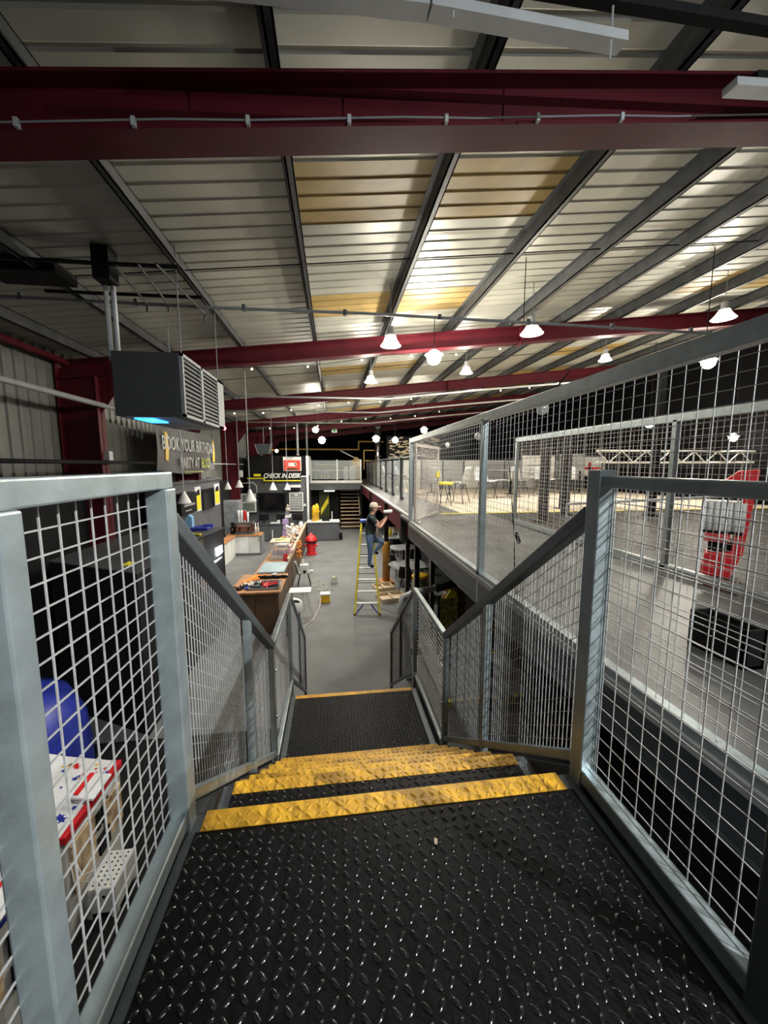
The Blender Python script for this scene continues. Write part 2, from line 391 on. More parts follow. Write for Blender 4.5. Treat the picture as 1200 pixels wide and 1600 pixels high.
# guard panels.  side = +1 right, -1 left
def guard(x, label, side):
    g = thing('mesh_guard_rail', label, 'railing', (x, 0, 0)); s = side; xm = x + s * .027
    W = 'galv'
    def b(name, m, **k): return m.build(name, k.pop('mm', W), g, world=True, bev=.005, **k)
    zt = 1.16
    # platform: top rail, posts, bottom rail, welded mesh
    b('top_rail', MB().box(x - .025, x + .025, -1.3, 1.27, zt - .03, zt + .02) if s < 0 else MB().box(x - .025, x + .025, -1.3, 1.21, zt - .035, zt + .005))
    b('bottom_rail', MB().box(x - .025, x + .025, -1.3, 1.21, .012, .062))
    b('corner_post', MB().box(x - .032, x + .032, 1.205, 1.27, -.22, zt - .03 if s < 0 else 1.185))
    py = .675 if s < 0 else .62
    b('post', MB().box(x - .03, x + .03, py - .05, py, -.22, zt - .03), mm=W if s < 0 else 'darksteel')
    b('post', MB().box(x - .03, x + .03, -.6, -.54, -.22, zt - .03))
    wr_ = 'wire'
    for y0, y1 in ((py - .05, 1.26), (-.54, py - .05)):
        grid_wires((xm, y0, .03), (xm, y1, .03), (xm, y1, zt - .03), (xm, y0, zt - .03), .052 if s < 0 else .062, .05 if s < 0 else .058, .0016 if s < 0 else .0014).build('welded_mesh', wr_, g, world=True)
    # flight one
    a0, a1 = (1.27, 1.05), (3.03, -.225); sl = (a1[1] - a0[1]) / (a1[0] - a0[0])
    top = lambda y: a0[1] + sl * (y - a0[0])
    bot = lambda y: .07 - .717 * (y - 1.27)
    b('sloping_handrail', MB().bar((x, a0[0], a0[1] - .02), (x, a1[0], a1[1] - .02), .055, .055), mm='darksteel')
    b('sloping_bottom_rail', MB().bar((x, 1.27, bot(1.27)), (x, 3.03, bot(3.03)), .04, .04), mm='galv')
    ym = 2.22 if s < 0 else 2.15
    b('post', MB().box(x - .022, x + .022, ym, ym + .055, bot(ym) - .06, top(ym) - .03))
    b('post', MB().box(x - .022, x + .022, 2.99, 3.045, ZL - .15, top(3.03) - .02))
    m = MB()
    for zz in (-.45, -.85, -1.2): m.ball((x - s * .028, 3.02, zz), .012, 8, 5)
    m.build('bolt', 'chrome', g, world=True)
    for y0, y1 in ((1.27, ym), (ym + .055, 2.99)):
        grid_wires((xm, y0, bot(y0)), (xm, y1, bot(y1)), (xm, y1, top(y1) - .03), (xm, y0, top(y0) - .03), .035, .062, .0018, .0012).build('welded_mesh', wr_, g, world=True)
    # landing
    b('landing_rail', MB().bar((x, 3.03, -.25), (x, 4.3, -.25), .045, .045))
    b('landing_bottom_rail', MB().bar((x, 3.03, ZL + .06), (x, 4.3, ZL + .06), .04, .04))
    b('post', MB().box(x - .022, x + .022, 4.25, 4.3, ZL - .15, -.25))
    grid_wires((xm, 3.045, ZL + .08), (xm, 4.25, ZL + .08), (xm, 4.25, -.27), (xm, 3.045, -.27), .05, .05, .0018).build('welded_mesh', wr_, g, world=True)
    # flight two
    b('sloping_handrail', MB().bar((x, 4.3, -.25), (x, 6.15, -1.62), .045, .045), mm='darksteel')
    bt = lambda y: ZL + .06 - .70 * (y - 4.3)
    b('sloping_bottom_rail', MB().bar((x, 4.3, ZL + .06), (x, 6.15, bt(6.15)), .04, .04), mm='darksteel')
    for yy in (5.2, 6.1): b('post', MB().box(x - .022, x + .022, yy, yy + .05, G if yy > 6 else bt(yy), -.25 - .74 * (yy - 4.3)), mm='darksteel')
    for y0, y1 in ((4.3, 5.2), (5.25, 6.1)):
        f = lambda y: -.27 - .74 * (y - 4.3)
        grid_wires((x, y0, bt(y0)), (x, y1, bt(y1)), (x, y1, f(y1)), (x, y0, f(y0)), .05, .055, .0018).build('welded_mesh', wr_, g, world=True)
    return g
guard(-.52, 'blue-grey steel mesh railing down the left side of the stairs', -1)
guard(.93, 'blue-grey steel mesh railing down the right side of the stairs', 1)

# ================================================================ mezzanine fences
def fence(label, x, y0, y1, posts, zb, zt, pu, pv, r, wm='rustwire', ps=.06, name='mesh_fence', railm='galv'):
    g = thing(name, label, 'fence', (x, 0, 0))
    MB().box(x - ps / 2, x + ps / 2, y0, y1, zt - .085, zt).build('top_rail', railm, g, world=True, bev=.004)
    MB().box(x - ps / 2, x + ps / 2, y0, y1, zb, zb + (.05 if x < 2 else .08)).build('bottom_rail', railm, g, world=True)
    ys = sorted(posts)
    for yy in ys: MB().box(x - ps / 2, x + ps / 2, yy - ps / 2, yy + ps / 2, zb - (.3 if x < 2 else 0), zt - .06).build('post', 'galv', g, world=True, bev=.004)
    e = [y0] + [yy for yy in ys if y0 + .1 < yy < y1 - .1] + [y1]
    for a, b in zip(e, e[1:]):
        grid_wires((x + ps * .45, a, zb + .04), (x + ps * .45, b, zb + .04), (x + ps * .45, b, zt - .05), (x + ps * .45, a, zt - .05), pu, pv, r).build('welded_mesh', wm, g, world=True)
    return g
fence('tall grey mesh fence on the edge of the upper floor beside the stairs', 1.55, -1.4, 7.7, [-1.37, 1.0, 3.86, 7.67], .02, 1.73, .075, .06, .0016, 'wire', .065)
fence('inner mesh fence across the grey walkway of the upper floor', 3.7, -1.4, 7.5, [-1.37, 1.2, 3.8, 7.47], .02, 1.75, .07, .065, .0017)
# open gate at the far end of the walkway
gt = thing('mesh_gate', 'open rusty mesh gate swung across the far end of the walkway', 'gate', (1.64, 7.7, 0))
gd = Vector((.9, 1.5, 0)); gl = gd.length; gt.rotation_euler = (0, 0, math.atan2(1.5, .9))
MB().box(0, gl, -.02, .02, 1.58, 1.64).box(0, gl, -.02, .02, .03, .09).box(0, .05, -.02, .02, .03, 1.6).box(gl - .05, gl, -.02, .02, .03, 1.6).build('gate_frame', 'rustwire', gt)
grid_wires((.05, 0, .09), (gl - .05, 0, .09), (gl - .05, 0, 1.58), (.05, 0, 1.58), .075, .065, .003).build('welded_mesh', 'rustwire', gt)
MB().box(gl - .12, gl - .02, -.05, .05, .9, 1.05).build('latch', 'bright_yellow', gt)
# balcony balustrade
bal = thing('balcony_balustrade', 'black balustrade with clear panels along the far balcony', 'balustrade', (2.33, 0, 0))
for k in range(9):
    yy = 11.15 + 1.95 * k
    MB().box(2.27, 2.38, yy - .05, yy + .05, 0, 1.46).build('baluster', 'glossblack', bal, world=True)
    if k < 8: MB().box(2.325, 2.335, yy + .06, yy + 1.89, .12, 1.38).build('clear_panel', 'glass', bal, world=True)
MB().box(2.29, 2.37, 9.4, 26.9, 1.44, 1.49).build('handrail', 'darksteel', bal, world=True)
MB().tube([(2.30, 9.4, .85), (2.30, 26.9, .85)], .012, 6).build('mid_wire', 'chrome', bal, world=True)
bg = thing('bridge_balustrade', 'white-posted glass balustrade on the bridge over the doorway', 'balustrade', (0, 24.35, 0))
for x in (-1.4, .22, 1.7): MB().box(x - .04, x + .04, 24.31, 24.39, .26, 1.56).build('post', 'white', bg, world=True)
for a, b in ((-1.36, .18), (.26, 1.66)): MB().box(a, b, 24.345, 24.355, .34, 1.45).build('glass_panel', 'glass', bg, world=True)
MB().box(-1.4, 1.7, 24.32, 24.38, .86, .9).build('mid_rail', 'lgrey', bg, world=True)
MB().box(-1.4, 1.7, 24.32, 24.38, 1.45, 1.5).build('handrail', 'grey', bg, world=True)
# ================================================================ overhead things
h = thing('warm_air_heater', 'big dark grey air heater with louvred grille hung under the roof', 'heater', (-2.15, 5.0, 2.15))
x0, x1, y0, y1, z0, z1 = -2.54, -1.77, 5.0, 6.72, 1.78, 2.52
MB().box(x0, x1 - .02, y0, y1, z0, z1).build('casing', mat('heater_grey', (.055, .058, .06), .55, .2, .08, 3), h, world=True, bev=.01)
fr = MB()
for a, b, c, d in ((y0, y1, z0, z0 + .035), (y0, y1, z1 - .035, z1), (y0, y0 + .04, z0, z1), (y1 - .32, y1, z0, z1), (y0 + .66, y0 + .73, z0, z1)): fr.box(x1 - .02, x1 + .015, a, b, c, d)
fr.build('grille_frame', 'grey', h, world=True)
sl = None
for a, b in ((y0 + .04, y0 + .66), (y0 + .73, y1 - .32)):
    for k in range(12):
        zz = z0 + .06 + k * .054
        MB().add([(x1 - .018, a, zz + .03), (x1 - .018, b, zz + .03), (x1 + .012, b, zz), (x1 + .012, a, zz), (x1 - .014, a, zz + .036), (x1 - .014, b, zz + .036), (x1 + .016, b, zz + .006), (x1 + .016, a, zz + .006)],
                 [(0, 1, 2, 3), (4, 5, 6, 7), (0, 1, 5, 4), (3, 2, 6, 7)]).build('louvre_slat', 'grey', h, world=True)
MB().box(x0 + .1, x1 - .1, y0 + .02, y1 - .02, z0 - .012, z0).build('base_tray', 'grey', h, world=True)
MB().box(-2.36, -2.15, 5.06, 5.5, z0 - .03, z0 - .008).build('blue_reflection', mat('blue_glow', (.05, .3, 1), .5, emit=(.03, .28, 1, 2.2)), h, world=True)['label'] = 'blue reflected glow under the heater, built as a glowing strip'  # blue reflection on the heater underside, built as an emissive strip
MB().ball((x1 + .01, y1 - .03, z0 + .02), .03, 8, 6).build('red_light', mat('red_glow', (1, .1, .1), .5, emit=(1, .12, .15, 4)), h, world=True)['label'] = 'small red light'
for x in (-2.63, -2.55): MB().tube([(x, 5.2, 2.45), (x, 5.2, 3.62)], .028, 8).build('flue_pipe', 'lgrey', h, world=True, smooth=True)
for x, y in ((-1.8, 5.1), (-1.8, 6.6), (-2.5, 6.6)): MB().tube([(x, y, z1), (x, y, 3.75)], .008, 5).build('hanger_rod', 'grey', h, world=True)
lamp(-2.25, 5.3, 1.70, 1.0, (.05, .35, 1), .05)  # added light spreading the blue reflected glow
# pipe frame above the heater
pf = thing('pipe_bracket_frame', 'dark pipe brackets hung from the roof above the air heater', 'bracket', (-2.1, 5.2, 3.3))
for a, b in (((-2.31, 4.8, 3.35), (-2.45, 5.82, 3.35)), ((-2.05, 4.72, 3.35), (-2.17, 5.79, 3.35)), ((-1.86, 4.7, 3.35), (-1.79, 6.07, 3.35))):
    MB().tube([a, b, (b[0], b[1], 3.25)], .014, 6).build('bracket_rod', 'purlin', pf, world=True)
for yy in (4.9, 5.7): MB().bar((-3.6, yy, 3.40), (-1.7, yy, 3.42), .04, .03).build('cross_bar', 'black', pf, world=True)
MB().box(-2.66, -2.48, 5.0, 5.2, 3.3, 3.66).build('dark_box', 'black', pf, world=True); MB().box(-3.9, -3.1, 5.1, 5.5, 3.38, 3.5).build('dark_box', 'black', pf, world=True)

# services pipe across the hall
p = thing('conduit_pipe', 'long thin grey conduit pipe crossing the hall below the roof', 'pipe', (0, 5.86, 3.38))
MB().tube([(-5.1, 5.86, 3.37), (-1.5, 5.86, 3.36), (.4, 5.86, 3.385), (5.0, 5.86, 3.36), (9, 5.86, 3.3)], .022, 8).build('pipe', 'grey', p, smooth=True, world=True)
for k in range(8): MB().tube([(-4 + k * 1.4, 5.86, 3.34), (-4 + k * 1.4, 5.86, 3.42)], .03, 8).build('clip', 'darksteel', p, world=True)
for x in (2.92, 6.1): MB().tube([(x, 5.86, 3.38), (x, 5.86, 3.98 + .112 * x)], .007, 5).build('drop_rod', 'black', p, world=True)
for j, (yy, zz) in enumerate(((11.4, 3.1), (13.6, 3.0), (17, 3.0))):
    p = MB().tube([(-3.6, yy, zz), (1.6, yy, zz + .02), (4.5, yy, zz + .35), (9, yy, zz + .8)], .028, 8).build('conduit_pipe', 'lgrey', smooth=True)
    tag(p, ['pale conduit pipe crossing the hall behind the second red beam', 'pale conduit pipe crossing the hall just before the third red beam', 'farthest pale conduit pipe crossing the hall past the third red beam'][j], 'pipe')
# cable along the nearest rafter with clips
cb = thing('cable_run', 'grey cable clipped along the nearest red roof beam', 'cable', (0, 2.84, 3.5))
MB().tube([(x * .5, 2.845, R(x * .5) + .035 + .006 * math.sin(x * 2.1)) for x in range(-9, 18)], .006, 5).build('cable', 'grey', cb, world=True)
for x in (-1.86, -1.2, -.51, .14, .8, 1.46, 2.1): MB().box(x - .012, x + .012, 2.83, 2.86, R(x) + .0, R(x) + .05).build('clip', 'lgrey', cb, world=True)
# strip light and trunking above
sg = thing('strip_light', 'unlit long white strip light hung overhead from dark trunking', 'ceiling light', (.7, 2.2, 3.5))
for a, b in (((-.9, 2.20, 3.46), (.52, 2.24, 3.55)), ((.53, 2.24, 3.55), (1.70, 2.34, 3.63))):
    MB().bar(a, b, .09, .05).build('diffuser', 'lgrey', sg, world=True)
MB().bar((-.9, 2.14, 3.60), (4.6, 2.50, 4.02), .06, .05).build('trunking', 'black', sg, world=True)
for x, y in ((-.2, 2.2), (.65, 2.22), (1.6, 2.3)): MB().tube([(x, y, 3.5), (x, y, 3.9)], .006, 5).build('hanger_rod', 'lgrey', sg, world=True)

s2 = thing('strip_light', 'second unlit strip light at the right above the nearest red beam', 'ceiling light', (3.6, 2.75, 3.8))
MB().bar((2.72, 2.62, 3.76), (4.6, 2.75, 4.0), .10, .05).build('diffuser', 'lgrey', s2, world=True)
MB().bar((2.9, 2.62, 3.84), (4.6, 2.72, 4.06), .05, .05).build('housing', 'black', s2, world=True)

# high-bay lamps
def highbay(label, x, y, z, s=.19, power=75, lit=True):
    t = thing('high_bay_lamp', label, 'ceiling lamp', (x, y, z), group='high bay lamps under the roof')
    MB().lathe([(.05, .16), (.09, .155), (s * .62, .09), (s * .9, .02), (s, 0), (s * .98, 0), (s * .86, .02), (s * .58, .085), (.05, .145)], 20).build('ribbed_shade', 'shade', t, smooth=True)
    MB().lathe([(.001, .30), (.05, .30), (.06, .26), (.06, .18), (.09, .16), (.001, .16)], 14).build('gear_housing', 'lgrey', t, smooth=True)
    MB().ball((0, 0, .06), .055, 12, 8, (1, 1, 1.4)).build('bulb', 'bulb', t, smooth=True)
    top = 3.97 + .112 * x - z
    MB().tube([(0, 0, .3), (0, 0, top)], .006, 5).build('hanger', 'grey', t)
    lamp(x, y, z - .07, power, (1, .93, .80), .09)
    return t
highbay('bell lamp hung left of the brightest lamp, before the second red beam', .96, 6.5, 3.14, .17, 60)
highbay('bell lamp hung beside the thin drop rod on the conduit', 3.5, 6.7, 3.50, .2, 60)
highbay('bell lamp farthest right just above the mesh fence rail', 7.3, 6.7, 3.93, .2, 60)
highbay('small bell lamp just beyond the second red beam', .99, 10.2, 3.32, .17, 60)
highbay('small bell lamp lower right of the brightest lamp', 3.5, 10.1, 3.6, .17, 60)
highbay('small bell lamp touching the sloping fence rail', 7.3, 9.9, 4.0, .17, 60)
def glow(label, x, y, z, r, m='farbulb', power=0, top=None, name='floodlight'):
    t = thing(name, label, 'lamp', (x, y, z))
    MB().ball((0, 0, 0), r, 12, 8).build('bulb', m, t, smooth=True)
    MB().lathe([(r * .5, r * .75), (r * 1.3, r * .4), (r * 1.35, r * .3), (r * .9, r * .55)], 14).build('reflector', 'lgrey', t, smooth=True)
    MB().tube([(0, 0, r * .6), (0, 0, top or 3.97 + .112 * x - z)], .008, 5).build('cord', 'black', t)
    if power: lamp(x, y, z - r * 1.6, power, (1, .94, .82), .08)
    return t
glow('brightest round lamp hung below the conduit pipe', 2.08, 8.0, 3.40, .15, 'farbulb', 170)
glow('bright round lamp seen through the mesh at the right edge', 9.5, 9.0, 3.8, .16, 'farbulb', 120)
glow('upper lamp of the two near the middle of the hall', -.78, 18, 2.8, .13, 'farbulb', 40)
glow('lower lamp of the two near the middle of the hall', -.56, 20, 2.46, .17, 'farbulb', 70)
glow('left lamp of the pair beside the silver duct', 2.2, 20, 2.56, .17, 'farbulb', 60)
glow('right lamp of the pair beside the silver duct', 3.2, 20, 2.50, .15, 'farbulb', 30)
glow('lamp just above the end of the sloping fence rail', 4.25, 18, 2.85, .15, 'farbulb', 60)
glow('lamp glowing behind the inner mesh left of the grey post', 10.2, 11.5, 2.55, .14, 'farbulb', 40)
glow('lamp glowing behind the inner mesh above the red machine', 12.2, 10.5, 2.05, .12, 'farbulb', 30)
# silver duct
dct = thing('silver_duct', 'upright silver ventilation duct behind the balcony', 'duct', (3.1, 27, 0))
MB().tube([(0, 0, 0), (0, 0, 3.9)], .22, 14).build('duct_pipe', 'chrome', dct, smooth=True)
for k in range(4): MB().tube([(0, 0, .8 + k), (0, 0, .86 + k)], .235, 14).build('joint_band', 'grey', dct, smooth=True)
ex = thing('exit_sign', 'small white square sign hung under the far roof', 'sign', (.09, 25, 3.42))
MB().box(-.17, .17, -.02, .02, -.17, .17).build('sign_face', 'white', ex); MB().box(-.09, .09, -.03, -.02, -.1, .1).build('green_figure', mat('sign_green', (.05, .3, .12), .5), ex)
MB().tube([(0, 0, .17), (0, 0, .5)], .01, 5).build('hanger', 'grey', ex)
# festoon bulbs along the beams
def festoon(label, pts, sag=.12, n=5, m='fest', r=.02, cord='black'):
    t = thing('festoon_lights', label, 'string lights', pts[0]); o = Vector(pts[0])
    for a, b in zip(pts, pts[1:]):
        a = Vector(a); b = Vector(b); c = []
        for i in range(13):
            u = i / 12; q = a.lerp(b, u); q.z -= sag * 4 * u * (1 - u); c.append(q - o)
        MB().tube(c, .006, 4).build('cord', cord, t)
        for i in range(n):
            u = (i + .5) / n; q = a.lerp(b, u); q.z -= sag * 4 * u * (1 - u) + r * 1.2
            MB().ball(q - o, r, 8, 6).build('bulb', m, t, smooth=True)
    return t
festoon('string of small lamps along the second red beam', [(x, 8.48, R(x)) for x in (-2.2, 1.2, 4.2)], .1, 3, r=.022)
festoon('string of small lamps sagging under the third red beam', [(x, 13.98, R(x)) for x in (-3.8, 0, 4.5, 9)], .15, 4, r=.028)
festoon('string of small lamps under the fourth red beam', [(x, 19.48, R(x)) for x in (-3.6, 1, 6)], .2, 4, r=.028)
festoon('dark cord of clear globe bulbs behind the tall mesh fence', [(1.9, 3.0, 1.95), (1.9, 3.75, 1.72), (2.45, 7.6, 1.8), (2.6, 9.2, 1.75)], .06, 1, 'shade', .055)
cbg = thing('hanging_cable', 'thin black cable with a plug hanging on the tall mesh fence', 'cable', (1.66, 3.5, .6))
MB().tube([(1.66, 3.52, 1.70), (1.65, 3.5, 1.3), (1.66, 3.35, .62), (1.66, 3.3, .2), (1.66, 3.25, .02)], .005, 5).build('cord', 'black', cbg, world=True)
MB().tube([(1.66, 3.30, .58), (1.66, 3.24, .50)], .018, 8).build('plug', 'black', cbg, world=True)

# pendant cones over the counters
cone = None
for lab, x, y, z, s in (('white cone pendant lamp nearest the stairs, before the dark wall', -3.66, 10, .26, 1), ('white cone pendant lamp beside the silver-wrapped fridge', -3.93, 15, .30, .85), ('white cone pendant lamp left of the longest cord', -3.51, 15, .37, .9),
                        ('large white cone pendant lamp in front of the framed window', -2.22, 10.6, .24, 1.05), ('white cone pendant lamp in front of the black screen', -2.28, 15, .26, .95), ('white cone pendant lamp below the red poster', -1.87, 16, .2, .85)):
    t = thing('pendant_lamp', lab, 'pendant lamp', (x, y, z), group='white cone pendants over the counters')
    k = s * .155
    MB().lathe([(.015, k * 2.0), (.03, k * 1.9), (k, .02), (k * 1.0, 0), (k * .95, .02), (.02, k * 1.8)], 18).build('shade', 'coneshade', t, smooth=True)
    MB().tube([(0, 0, k * 1.9), (0, 0, 3.97 + .112 * x - z)], .011, 5).build('cord', 'lgrey', t)

# banner
bn = thing('banner', 'dark vinyl birthday party banner hung on the left wall', 'banner', (-4.6, 13, 1.6))
m = MB(); N = 16; vs = []
for i in range(N + 1):
    u = i / N; yy = 10.5 + 4.75 * u
    for j in range(7):
        v = j / 6; z = 1.02 + .10 * abs(u - .5) + v * (1.22) ; vs.append((-4.46 + .05 * math.sin(u * 9 + v * 3), yy, z - (1 - v) * .1 * math.sin(PI * u)))
m.add(vs, [(i * 7 + j, (i + 1) * 7 + j, (i + 1) * 7 + j + 1, i * 7 + j + 1) for i in range(N) for j in range(6)])
m.build('cloth', mat('banner_cloth', (.085, .085, .088), .6), bn, smooth=True, world=True)
rt = (PI / 2, 0, PI / 2)
text('BOOK YOUR BIRTHDAY', .52, 'lgrey', (-4.39, 12.95, 1.62), rt, bn, world=True, sx=.78, bold=.008)
text('PARTY AT', .46, 'lgrey', (-4.39, 12.7, 1.12), rt, bn, world=True, sx=.78, bold=.008)
text('BLOCS', .46, 'yl', (-4.39, 14.1, 1.12), rt, bn, world=True, sx=.6, bold=.008)
for yy, a in ((10.95, 1), (15.0, -1)): MB().prism([(yy - .05, 1.35), (yy + .12, 1.3), (yy + .2 * 1, 1.6), (yy + .15, 2.05), (yy, 2.1), (yy + .02, 1.7)], 'x', -4.41, -4.39).build('yellow_shape', 'mustard', bn, world=True)
MB().box(-4.41, -4.40, 12.2, 13.9, .98, 1.01).build('small_print_line', 'yl', bn, world=True)
for yy in (10.6, 15.2): MB().tube([(-4.46, yy, 2.2), (-4.48, yy, 2.37)], .01, 5).build('tie', 'black', bn, world=True)

# ================================================================ black room on the left
br = thing('black_room', 'matt black flat-topped room standing on the left below the stairs', 'room')
m = MB().prism([(-4.5, 6.59), (-2.78, 5.68), (-2.84, 8.2), (-2.68, 9.66), (-4.5, 9.66)], 'z', G, -.32); m.build('walls', 'black', br)
MB().prism([(-4.5, 6.57), (-2.76, 5.65), (-2.82, 8.2), (-2.66, 9.68), (-4.5, 9.68)], 'z', -.32, -.30).build('top_panel', mat('dark_grey_top', (.06, .061, .064), .6, 0, .25, 2), br)  # top panel is a paler grey than the walls
MB().box(-2.86, -2.80, 8.25, 9.62, G, -.34).build('glossy_side_panel', 'glossblack', br)
lamp_refl = thing('lamp_reflection', 'lamp reflection on the side of the black room, built as a glowing square', 'reflection', (-2.72, 9.45, -.8))  # reflection of a lamp in the glossy side, built as emissive geometry
MB().box(-2.77, -2.74, 9.1, 9.6, -.94, -.68).build('reflection_back', 'lgrey', lamp_refl, world=True)
MB().box(-2.74, -2.69, 9.15, 9.55, -.9, -.7).build('diffuser', mat('cool_glow', (.9, .95, 1), .4, emit=(.85, .93, 1, 6)), lamp_refl, world=True, bev=.02)  # bright patch of the reflection, no lamp is mounted here
MB().box(-2.76, -2.70, 8.85, 9.65, -1.01, -.98).build('trim_bar', 'white', lamp_refl, world=True)
lamp(-2.5, 9.35, -.85, 6, (.9, .95, 1), .1)  # added light around the glowing reflection
gv = thing('yellow_glove', 'crumpled yellow glove lying on the black flat top behind the mesh', 'glove', (-3.1, 6.1, -.3))
MB().box(-.06, .04, -.03, .05, 0, .03).bar((.0, .0, .02), (.10, .02, .035), .025, .02).bar((-.04, .03, .02), (-.02, .12, .03), .025, .02).bar((.02, .03, .02), (.04, .10, .04), .02, .02).build('glove_body', 'bright_yellow', gv, smooth=False, bev=.008)
def small(name, label, cat, mb, m, loc=(0, 0, 0), **k):
    o = mb.build(name, m, **{q: v for q, v in k.items() if q in ('bev', 'smooth')}); o.location = loc; return tag(o, label, cat, k.get('group'))
small('blue_packet', 'dark blue crumpled packet on the black room top', 'packet', MB().box(-.2, .2, -.25, .2, 0, .07).box(.0, .24, .0, .2, .06, .1), 'blue', (-3.1, 10.2 - .75, -.3), bev=.02)
small('blue_carton', 'small upright light blue carton on the black room top', 'carton', MB().box(-.07, .07, -.07, .07, 0, .3).prism([(-.07, .3), (.07, .3), (0, .36)], 'y', -.07, .07), mat('light_blue', (.22, .45, .7), .6), (-3.35, 9.4, -.3))
small('white_strip', 'white strip lying on the black room top', 'offcut', MB().bar((-.2, .1, .02), (.2, -.1, .02), .07, .03), 'white', (-3.75, 9.3, -.3))
small('yellow_strip', 'longer yellow strip lying behind the yellow glove', 'offcut', MB().bar((-.15, .08, .02), (.17, -.06, .02), .05, .03), 'yl', (-3.45, 8.9, -.3))
small('yellow_strip', 'yellow strip near the top edge of the black room', 'offcut', MB().bar((-.12, .05, .02), (.14, -.05, .02), .06, .03), 'bright_yellow', (-3.0, 8.65, -.3))
# posters and screen on the dark wall
for lab, ya, yb in (('tall yellow and white poster left of the dark wall screen', 13.7, 14.25), ('tall yellow and white poster right of the dark wall screen', 15.85, 16.5)):
    t = thing('poster', lab, 'poster', (-4.66, ya, 0), group='posters on the dark grey wall')
    MB().box(-4.68, -4.66, ya, yb, -.38, .46).build('sheet', 'white', t, world=True)
    MB().box(-4.665, -4.655, ya + .04, yb - .04, -.32, .22).build('yellow_panel', 'bright_yellow', t, world=True)
    MB().prism([(ya + .08, .16), (yb - .1, .18), (yb - .14, .38), (ya + .18, .33)], 'x', -4.664, -4.652).build('dark_figure', 'black', t, world=True)
tv = thing('wall_screen', 'black switched-off screen between the two yellow posters', 'screen', (-4.66, 15.05, 0))
MB().box(-4.68, -4.62, 14.4, 15.7, -.40, .35).build('bezel', 'glossblack', tv, world=True, bev=.01); MB().box(-4.62, -4.615, 14.45, 15.65, -.35, .30).build('display', mat('display', (.004, .004, .005), .15), tv, world=True)
wcl = thing('wall_clutter_unit', 'black equipment rack on the dark wall behind the nearest cone lamp', 'rack', (-4.5, 12, 0))
MB().box(-4.68, -4.45, 11.9, 13.2, -.3, .35).build('rack_body', 'black', wcl, world=True)
MB().box(-4.46, -4.44, 12.1, 13.0, -.05, .02).box(-4.46, -4.44, 12.2, 12.7, -.2, -.16).build('pale_label', 'grey', wcl, world=True)
# ================================================================ ground floor: bar counter
CT = -1.75
bc = thing('bar_counter', 'long brown serving counter cluttered along its top', 'counter', (-1.8, 13, G))
MB().box(-2.42, -1.34, 9.05, 10.5, G, CT - .05).box(-2.15, -1.42, 10.5, 19, G, CT - .05).build('body', 'brown', bc, world=True)
MB().box(-2.48, -1.28, 8.98, 10.55, CT - .05, CT).box(-2.2, -1.42, 10.55, 19.05, CT - .05, CT).build('worktop', 'wood', bc, world=True, bev=.008)
MB().box(-1.43, -1.36, 11.6, 19.05, CT + .14, CT + .17).box(-1.41, -1.38, 11.6, 19, CT, CT + .14).build('raised_bar_shelf', 'palewood', bc, world=True)
for k in range(8):
    ya = 10.55 + k * 1.06
    MB().box(-1.42, -1.395, ya + .02, ya + 1.02, G + .06, CT - .06).build('front_panel', 'brown', bc, world=True)
for k in range(2): MB().box(-2.4 + k * .53, -1.9 + k * .53, 9.03, 9.05, G + .06, CT - .08).build('front_panel', 'brown', bc, world=True)
def on(z): return CT + z
tr = thing('black_tray', 'shallow black tray of tools on the near end of the counter', 'tray', (-1.72, 9.45, CT))
MB().box(-.33, .36, -.30, .33, 0, .012).build('base', 'black', tr)
MB().box(-.34, .37, -.31, -.29, 0, .05).box(-.34, .37, .32, .34, 0, .05).box(-.34, -.32, -.31, .34, 0, .05).box(.35, .37, -.31, .34, 0, .05).build('rim', 'grey', tr)
def toolthing(name, lab, cat, x, y, z, m, seed, n=6, s=.08):
    r = random.Random(seed); mb = MB()
    for _ in range(n):
        a = r.random() * PI; l = s * (.6 + r.random()); cx, cy = r.uniform(-s, s), r.uniform(-s, s) * .7
        mb.bar((cx - l * math.cos(a), cy - l * math.sin(a), .015 + r.random() * .02), (cx + l * math.cos(a), cy + l * math.sin(a), .02 + r.random() * .05), .03 + .02 * r.random(), .025)
    return small(name, lab, cat, mb, m, (x, y, z), bev=.006)
toolthing('red_tool', 'bright red power tool lying in the black tray', 'tool', -1.62, 9.42, on(.03), 'redp', 1, 7, .13)
toolthing('pliers', 'dark pliers lying left in the black tray', 'tool', -1.9, 9.35, on(.012), 'darksteel', 2, 4, .07)
toolthing('socket_set', 'silver sockets lying left of the red tool', 'tool', -1.86, 9.6, on(.012), 'chrome', 3, 6, .05)
toolthing('black_cloth', 'crumpled black gloves on the left of the near counter', 'gloves', -2.25, 9.3, CT, 'black', 4, 8, .11)
toolthing('blue_tape_roll', 'small dark blue thing beside the crumpled gloves', 'tape', -2.1, 9.22, CT, 'blue', 41, 3, .04)
toolthing('rag', 'cream rag heaped between the gloves and the tray', 'cloth', -2.12, 9.55, CT, 'cream', 5, 8, .09)
oc = MB(); 
for k in range(7): oc.bar((-.22 + .05 * k, -.2 + .04 * k, .01), (.0 + .06 * k, .22, .06 + .012 * (k % 3)), .07, .02)
small('orange_cloth', 'orange cloth spread on the counter behind the cream rag', 'cloth', oc, 'orange', (-2.1, 10.0, CT), bev=.008)
bagm = MB(); 
for k in range(9): bagm.ball((-.32 + k * .08, .02 * math.sin(k * 2), .04), .065, 8, 5, (1, .8, .7))
small('black_tool_bag', 'long black rolled tool bag on the counter behind the tray', 'bag', bagm, 'black', (-1.62, 10.1, CT), smooth=True)
